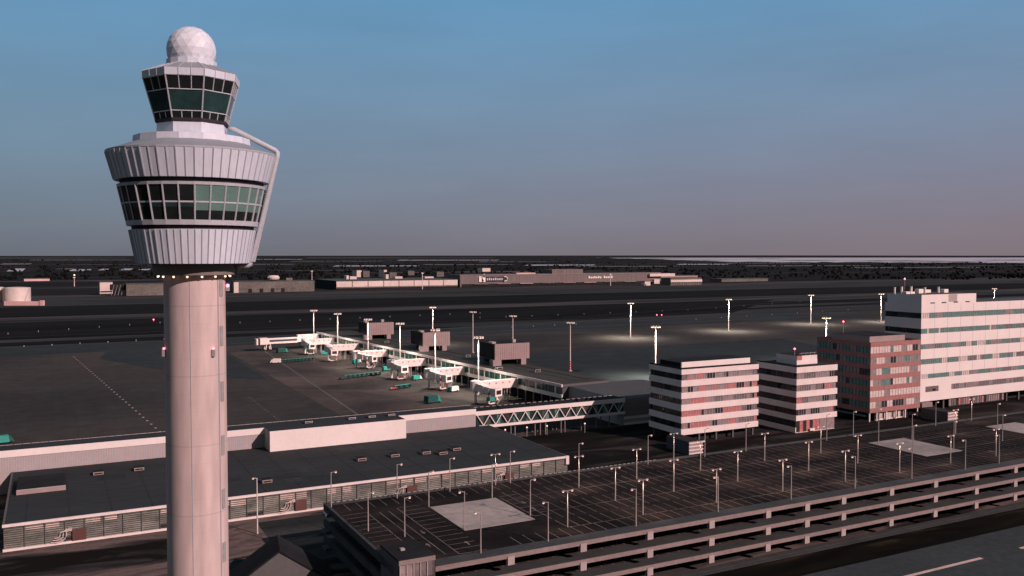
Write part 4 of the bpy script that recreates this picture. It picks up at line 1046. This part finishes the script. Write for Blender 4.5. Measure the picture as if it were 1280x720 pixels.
# ------------------------------------------------------------------ far hangars, tanks
def tank(u, v, r_, h, lb):
    r = thing('storage_tank', u, v, 0, lb, 'storage tank', 'white storage tanks')
    mb = MB(); mb.lathe([(r_, 0), (r_, h), (r_ * .6, h + .8), (.1, h + 1.2)], 'far_white', 40); mb.build('shell', r, smooth=False)
    mb = MB(); mb.lathe([(r_ + .1, h - .6), (r_ + .25, h), (r_ + .1, h + .1)], 'white_paint', 40, cap=False); mb.build('rim', r)
    mb = MB(); a = R(-60)
    for k in range(14): mb.box(r_ * math.cos(a + k * .04) - .5, r_ * math.cos(a + k * .04) + .5, r_ * math.sin(a + k * .04) - .8, r_ * math.sin(a + k * .04), h * k / 14, h * k / 14 + .4, 'lamp_grey')
    mb.build('stair', r)
u, v = at(21, 378); tank(u, v + 8, 15.6, 18, 'white storage tank left of the tower, its whole drum in view')
u, v = at(-13, 378); tank(u, v + 8, 15.6, 18.5, 'white storage tank cut off by the left picture edge')
u0, v0 = at(5, 382); 
r = thing('tank_wall', u0, v0, 0, 'low pink bund wall in front of the white tanks', 'wall', rot=-ANG * .97)
mb = MB(); mb.box(0, 42, 0, 1.5, 0, 5, 'pink_wall'); mb.box(42, 46, -1, 3, 0, 6, 'pink_wall'); mb.build('wall', r)

def far_block(name, x0, x1, yb, ztop, depth, mat, lb, cat='building', z0=0, roofm='roof_grey', rot=0):
    u, v = at(x0, yb); u1, _ = at(x1, yb)
    # keep the facade along the grid
    lo_, hi_ = u, u + 900
    for _ in range(50):
        mid = (lo_ + hi_) / 2; X, Y = W(mid, v); px = 640 + FPX * X / (Y * CT + H * ST)
        if px < x1: lo_ = mid
        else: hi_ = mid
    w = lo_ - u
    r = thing(name, u, v, 0, lb, cat, rot=rot)
    mb = MB(); mb.box(0, w, 0, depth, z0, ztop, mat); mb.build('wall', r)
    mb = MB(); mb.box(-.4, w + .4, -.4, depth + .4, ztop, ztop + .8, roofm); mb.build('roof', r)
    return r, w
r, w = far_block('far_shed', 158, 208, 370, 17, 30, 'far_grey', 'low grey shed left of the tower shaft on the far apron')
r, w = far_block('far_office', 125, 141, 369, 19, 25, 'far_white', 'small white cubic building beside a dark frame, left of the tower')
mb = MB(); mb.box(.5, w - .5, -.2, -.05, 4, 6, 'dark_wall'); mb.build('window', r)
u, v = at(139, 370); r = thing('steel_frame', u, v, 0, 'dark lattice frame between the small white building and grey shed', 'steel frame')
for k in range(5):
    mb = MB(); mb.bar((k * 4.4, 0, 0), (k * 4.4, 0, 16), .5, .5, 'recess_dark'); mb.bar((k * 4.4, 0, 0), (k * 4.4 + 4, 0, 16), .4, .4, 'lamp_grey'); mb.build('post', r)
mb = MB(); mb.box(-1, 20, 1, 12, 8, 16.5, 'dark_wall'); mb.build('panel', r)
r, w = far_block('far_terminal', 294, 393, 366, 17, 40, 'far_grey', 'long grey building with four dark doors right of the tower')
for k in range(4):
    mb = MB(); x = w * (.16, .3, .44, .57)[k]; mb.box(x, x + w * .045, -.4, -.05, 0, 6, 'dark_wall'); mb.build('door', r)
for k in range(3):
    mb = MB(); x = w * (.1, .5, .7)[k]; mb.box(x, x + w * .06, -.3, -.05, 4, 7, 'house_grey'); mb.build('window', r)
mb = MB(); mb.box(-2, w * .04, -.6, 6, 0, 16.5, 'far_white'); mb.build('end_wall', r)
mb = MB(); mb.lathe([(2, 17.5), (9, 20), (10, 23), (7.5, 26), (2, 26.5)], 'far_white', 16, cx=w * .5, cy=15); mb.build('roof_dome', r)
mb = MB(); mb.box(w * .66, w * .74, 12, 18, 17.6, 22, 'far_grey'); mb.build('roof_cabin', r)
r, w = far_block('hangar', 420, 572, 362, 14.2, 135, 'dark_wall', 'very long hangar with eight white door panels and dark flank')
for k in range(8):
    mb = MB(); mb.box(w * k / 8 + .6, w * (k + 1) / 8 - .6, -1.2, -.1, 4.2, 13.8, 'far_white'); mb.build('door_panel', r)
mb = MB(); mb.box(0, w, -.9, -.05, 2.2, 4.0, 'far_grey'); mb.build('plinth', r)
for k, x in enumerate((.19, .22, .52, .6, .86)):
    mb = MB(); hh = (7, 5, 8, 4, 3)[k]; mb.box(w * x, w * x + (4, 12, 5, 14, 18)[k], 80, 95, 15, 15 + hh, 'far_white'); mb.build('roof_cabin', r)
r, w = far_block('cargo_building', 575, 826, 359, 22, 60, 'cargo_cladding', 'brown ribbed cargo building with two signs on its long front')
mb = MB(); mb.box(-.5, w, -.8, 0, 21.4, 22.4, 'plant_brown'); mb.build('parapet', r)
mb = MB(); mb.box(w * .43, w * .585, 1, 40, 22.8, 31, 'cargo_cladding'); mb.build('upper_storey', r)
mb = MB(); mb.box(w * .26, w * .35, 2, 20, 22.8, 25, 'pink_wall'); mb.build('roof_vault', r)
mb = MB(); mb.box(4, w, -1.6, -.05, 0, 5.5, 'dark_wall'); mb.build('loading_dock', r)
for k in range(9):
    mb = MB(); x = w * (.06 + k * .105); mb.box(x, x + w * .06, -4.5, -1.6, 4.6, 5.4, ('far_grey', 'plant_brown', 'pink_wall')[k % 3]); mb.build('dock_canopy', r)
sg = MB(); sg.box(w * .10, w * .208, -1.6, -.85, 10, 18.5, 'sign_blue'); so = sg.build('sign', r, 'dark blue sign with pale emblem and lettering')
sg = MB()
sg.box(w * .083, w * .095, -1.9, -1.65, 9, 19.5, 'white_paint'); sg.box(w * .1, w * .112, -1.9, -1.65, 9, 17.5, 'white_paint'); sg.bar((w * .095, -1.8, 18.5), (w * .105, -1.8, 11), 3, 1, 'white_paint')
for k in range(8): sg.box(w * .118 + k * w * .0095, w * .118 + k * w * .0095 + w * .006, -1.9, -1.65, 12, 12 + (3.5, 4.2, 3.4, 3.6, 4.6, 3.5, 3.6, 3.4)[k], 'curtain_pale')
sg.tube([(w * .198, -1.8, 18.5), (w * .21, -1.8, 17.5), (w * .213, -1.8, 14), (w * .21, -1.8, 11), (w * .198, -1.8, 9.6)], .9, 'white_paint', 6)
sg.build('lettering', so)
sg = MB()
for k in range(13):
    if k == 7: continue
    x = w * .61 + k * w * .0098
    hh = (4.6, 3.4, 3.4, 4.4, 3.4, 4.6, 3.4, 0, 4.6, 3.4, 3.4, 4.4, 4.6)[k]; sg.box(x, x + w * .0072, -1.2, -.82, 12.6, 12.6 + hh, 'white_paint')
sg.build('lettering', r)
mb = MB(); mb.box(w * .93, w * 1.07, -6, 14, 15, 20.5, 'far_white'); mb.box(w * .95, w * .98, -8, 0, 0, 9, 'far_white'); mb.build('side_annex', r)
r, w = far_block('far_office', 838, 877, 357, 14, 30, 'far_grey', 'two-tier pale building right of the cargo building', z0=0)
mb = MB(); mb.box(0, w, -1.5, -.1, 6.5, 11, 'far_white'); mb.build('upper_band', r)
mb = MB()
for k in range(14): mb.box(w * k / 14 + .5, w * k / 14 + 2, -.5, -.05, 1, 6, 'house_grey')
mb.build('window', r)
u, v = at(820, 350); r2, w = far_block('far_shed', 822, 872, 352.5, 13, 30, 'plant_brown', 'brown flat shed just behind the two-tier pale building')
for x, y, w_, lb in ((806, 357, 10, 'tiny white hut between the cargo building and the two-tier building'),):
    r, w = far_block('hut', x, x + 7, y, 8, 12, 'far_white', lb, 'hut')
    mb = MB(); mb.box(1, 3, -.3, -.05, 0, 3, 'dark_wall'); mb.build('door', r)
# scattered roofs on the plain
for x0, x1, yb, zt, mt, lb in ((446, 452, 346.5, 18, 'far_white', 'narrow pale far block above the hangar roof, leftmost'), (454, 462, 346.5, 16, 'far_grey', 'greyish far block above the hangar roof, second from left'), (480, 483.5, 347, 20, 'far_white', 'thin pale far block above the middle of the hangar'), (487, 496, 347.5, 14, 'far_grey', 'grey far shed above the middle of the hangar'), (510, 518, 344, 12, 'far_grey', 'small grey far shed left of the slim hangar mast'),
                               (546, 555, 346, 13, 'far_grey', 'small grey far shed above the right end of the hangar'), (603, 613, 339.5, 12, 'far_white', 'pale far roof above the cargo building sign'), (30, 62, 351.5, 5, 'pink_wall', 'long thin pinkish far shed behind the white tanks'), (902, 960, 352.5, 6, 'far_grey', 'dull brown far shed right of the two-tier building')):
    r, w = far_block('distant_building', x0, x1, yb, zt, 40, mt, lb)

# red and white lights out on the taxiways
for x, y, c, lb in ((821, 395.5, 'lamp_red', 'left red light of the pair on the dark grass island'), (827, 395.5, 'lamp_red', 'right red light of the pair on the dark grass island'), (192, 402, 'lamp_red', 'red light on the taxiway left of the tower'), (93, 346.5, 'lamp_warm', 'single white light on the far plain left of the tower')):
    u, v = at(x, y); r = thing('runway_light', u, v, 0, lb, 'runway light', 'lights out on the taxiways')
    s = v / 700
    mb = MB(); mb.tube([(0, 0, 0), (0, 0, 1.2 * s)], .15 * s, 'lamp_grey', 6); mb.build('stem', r)
    mb = MB(); mb.ico((0, 0, 1.5 * s), .55 * s, c); mb.build('lens', r)
k_ = 0
blue = glow('lamp_blue', (.45, .6, .8), .06)
proto = None
for (x0, y0, x1, y1, n) in ((10, 418, 200, 404, 6), (30, 434, 205, 425, 6), (300, 404, 600, 392, 9), (320, 430, 460, 420, 4), (600, 398, 860, 388, 9), (640, 410, 720, 406, 4), (870, 400, 1060, 388, 7), (860, 388, 1000, 378, 5)):
    for k in range(n):
        x = x0 + (x1 - x0) * k / (n - 1); y = y0 + (y1 - y0) * k / (n - 1); u, v = at(x, y)
        if proto is None:
            proto = thing('taxiway_light', u, v, 0, 'small dim blue taxiway edge light on the airfield', 'taxiway light', 'blue taxiway edge lights')
            mb = MB(); mb.tube([(0, 0, 0), (0, 0, .6)], .2, 'lamp_grey', 6); mb.build('stem', proto)
            mb = MB(); mb.ico((0, 0, .9), .28, 'lamp_blue'); mb.build('lens', proto)
        else: dup(proto, u, v, 0, 'small dim blue taxiway edge light on the airfield')

# ------------------------------------------------------------------ light
SUN_ROT, SUN_EL = R(126), R(29)
w = bpy.data.worlds.new('World'); scn.world = w; w.use_nodes = True
nt = w.node_tree; N, L = nt.nodes, nt.links
bg = N['Background']
sky = N.new('ShaderNodeTexSky'); sky.sky_type = 'NISHITA'; sky.sun_disc = False
sky.sun_elevation = SUN_EL; sky.sun_rotation = SUN_ROT; sky.altitude = 0; sky.air_density = 1.0; sky.dust_density = 1.2; sky.ozone_density = 1.5
bg.inputs['Strength'].default_value = 1.0
sk = N.new('ShaderNodeVectorMath'); sk.operation = 'SCALE'; sk.inputs['Scale'].default_value = .1
L.new(sky.outputs[0], sk.inputs[0])
# dusk: violet-grey towards the horizon, pinker to the right of the view, clear blue above
tc = N.new('ShaderNodeTexCoord'); sp = N.new('ShaderNodeSeparateXYZ'); L.new(tc.outputs['Generated'], sp.inputs[0])
def ramp(stops):
    cr = N.new('ShaderNodeValToRGB'); el = cr.color_ramp.elements
    while len(el) < len(stops): el.new(.5)
    for e, (p, c) in zip(el, stops): e.position = p; e.color = (*[(q / 255 / 12.92 if q < 10 else ((q / 255 + .055) / 1.055) ** 2.4) for q in c], 1)
    L.new(sp.outputs['Z'], cr.inputs[0]); return cr
ra = ramp([(0, (104, 110, 121)), (.03, (109, 120, 135)), (.08, (113, 133, 152)), (.15, (111, 143, 168)), (.27, (99, 150, 188)), (.5, (94, 114, 136)), (1, (92, 97, 101))])
rb = ramp([(0, (131, 118, 126)), (.03, (132, 122, 134)), (.08, (130, 130, 149)), (.15, (122, 140, 165)), (.27, (105, 150, 186)), (.5, (94, 114, 136)), (1, (92, 97, 101))])
rc = ramp([(0, (92, 86, 86)), (.08, (94, 89, 89)), (.27, (93, 93, 96)), (.6, (92, 97, 102)), (1, (92, 97, 101))])
azf = N.new('ShaderNodeMapRange'); azf.inputs[1].default_value = -.55; azf.inputs[2].default_value = .5
L.new(sp.outputs['X'], azf.inputs[0])
mA = N.new('ShaderNodeMix'); mA.data_type = 'RGBA'; L.new(azf.outputs[0], mA.inputs[0]); L.new(ra.outputs[0], mA.inputs[6]); L.new(rb.outputs[0], mA.inputs[7])
ayf = N.new('ShaderNodeMapRange'); ayf.inputs[1].default_value = .25; ayf.inputs[2].default_value = -.6
L.new(sp.outputs['Y'], ayf.inputs[0])
mC = N.new('ShaderNodeMix'); mC.data_type = 'RGBA'; L.new(ayf.outputs[0], mC.inputs[0]); L.new(mA.outputs[2], mC.inputs[6]); L.new(rc.outputs[0], mC.inputs[7])
# very faint high haze streaks
mpp = N.new('ShaderNodeMapping'); mpp.inputs['Scale'].default_value = (2.2, 2.2, 9); L.new(tc.outputs['Generated'], mpp.inputs[0])
nz_ = N.new('ShaderNodeTexNoise'); nz_.inputs['Scale'].default_value = 2.2; nz_.inputs['Detail'].default_value = 5; L.new(mpp.outputs[0], nz_.inputs['Vector'])
nr = N.new('ShaderNodeMapRange'); nr.inputs[1].default_value = .3; nr.inputs[2].default_value = .7; nr.inputs[3].default_value = .955; nr.inputs[4].default_value = 1.045
L.new(nz_.outputs['Fac'], nr.inputs[0])
vs = N.new('ShaderNodeVectorMath'); vs.operation = 'SCALE'; L.new(mC.outputs[2], vs.inputs[0]); L.new(nr.outputs[0], vs.inputs['Scale'])
mB_ = N.new('ShaderNodeMix'); mB_.data_type = 'RGBA'; mB_.inputs[0].default_value = .96
L.new(sk.outputs[0], mB_.inputs[6]); L.new(vs.outputs[0], mB_.inputs[7]); L.new(mB_.outputs[2], bg.inputs['Color'])
sl = bpy.data.lights.new('sun', 'SUN'); sl.energy = 4.8; sl.angle = R(.5); sl.color = (1, .685, .65)
so = bpy.data.objects.new('sun', sl); col.objects.link(so)
d = Vector((math.sin(SUN_ROT) * math.cos(SUN_EL), math.cos(SUN_ROT) * math.cos(SUN_EL), math.sin(SUN_EL)))
so.rotation_euler = d.to_track_quat('Z', 'Y').to_euler(); so.location = (200, -200, 120)

scn.view_settings.view_transform = 'Standard'; scn.view_settings.look = 'None'
scn.view_settings.exposure = 0; scn.view_settings.gamma = 1; scn.view_settings.use_curve_mapping = False
scn.render.engine = 'CYCLES'
scn.cycles.max_bounces = 5
scn.cycles.use_light_tree = True
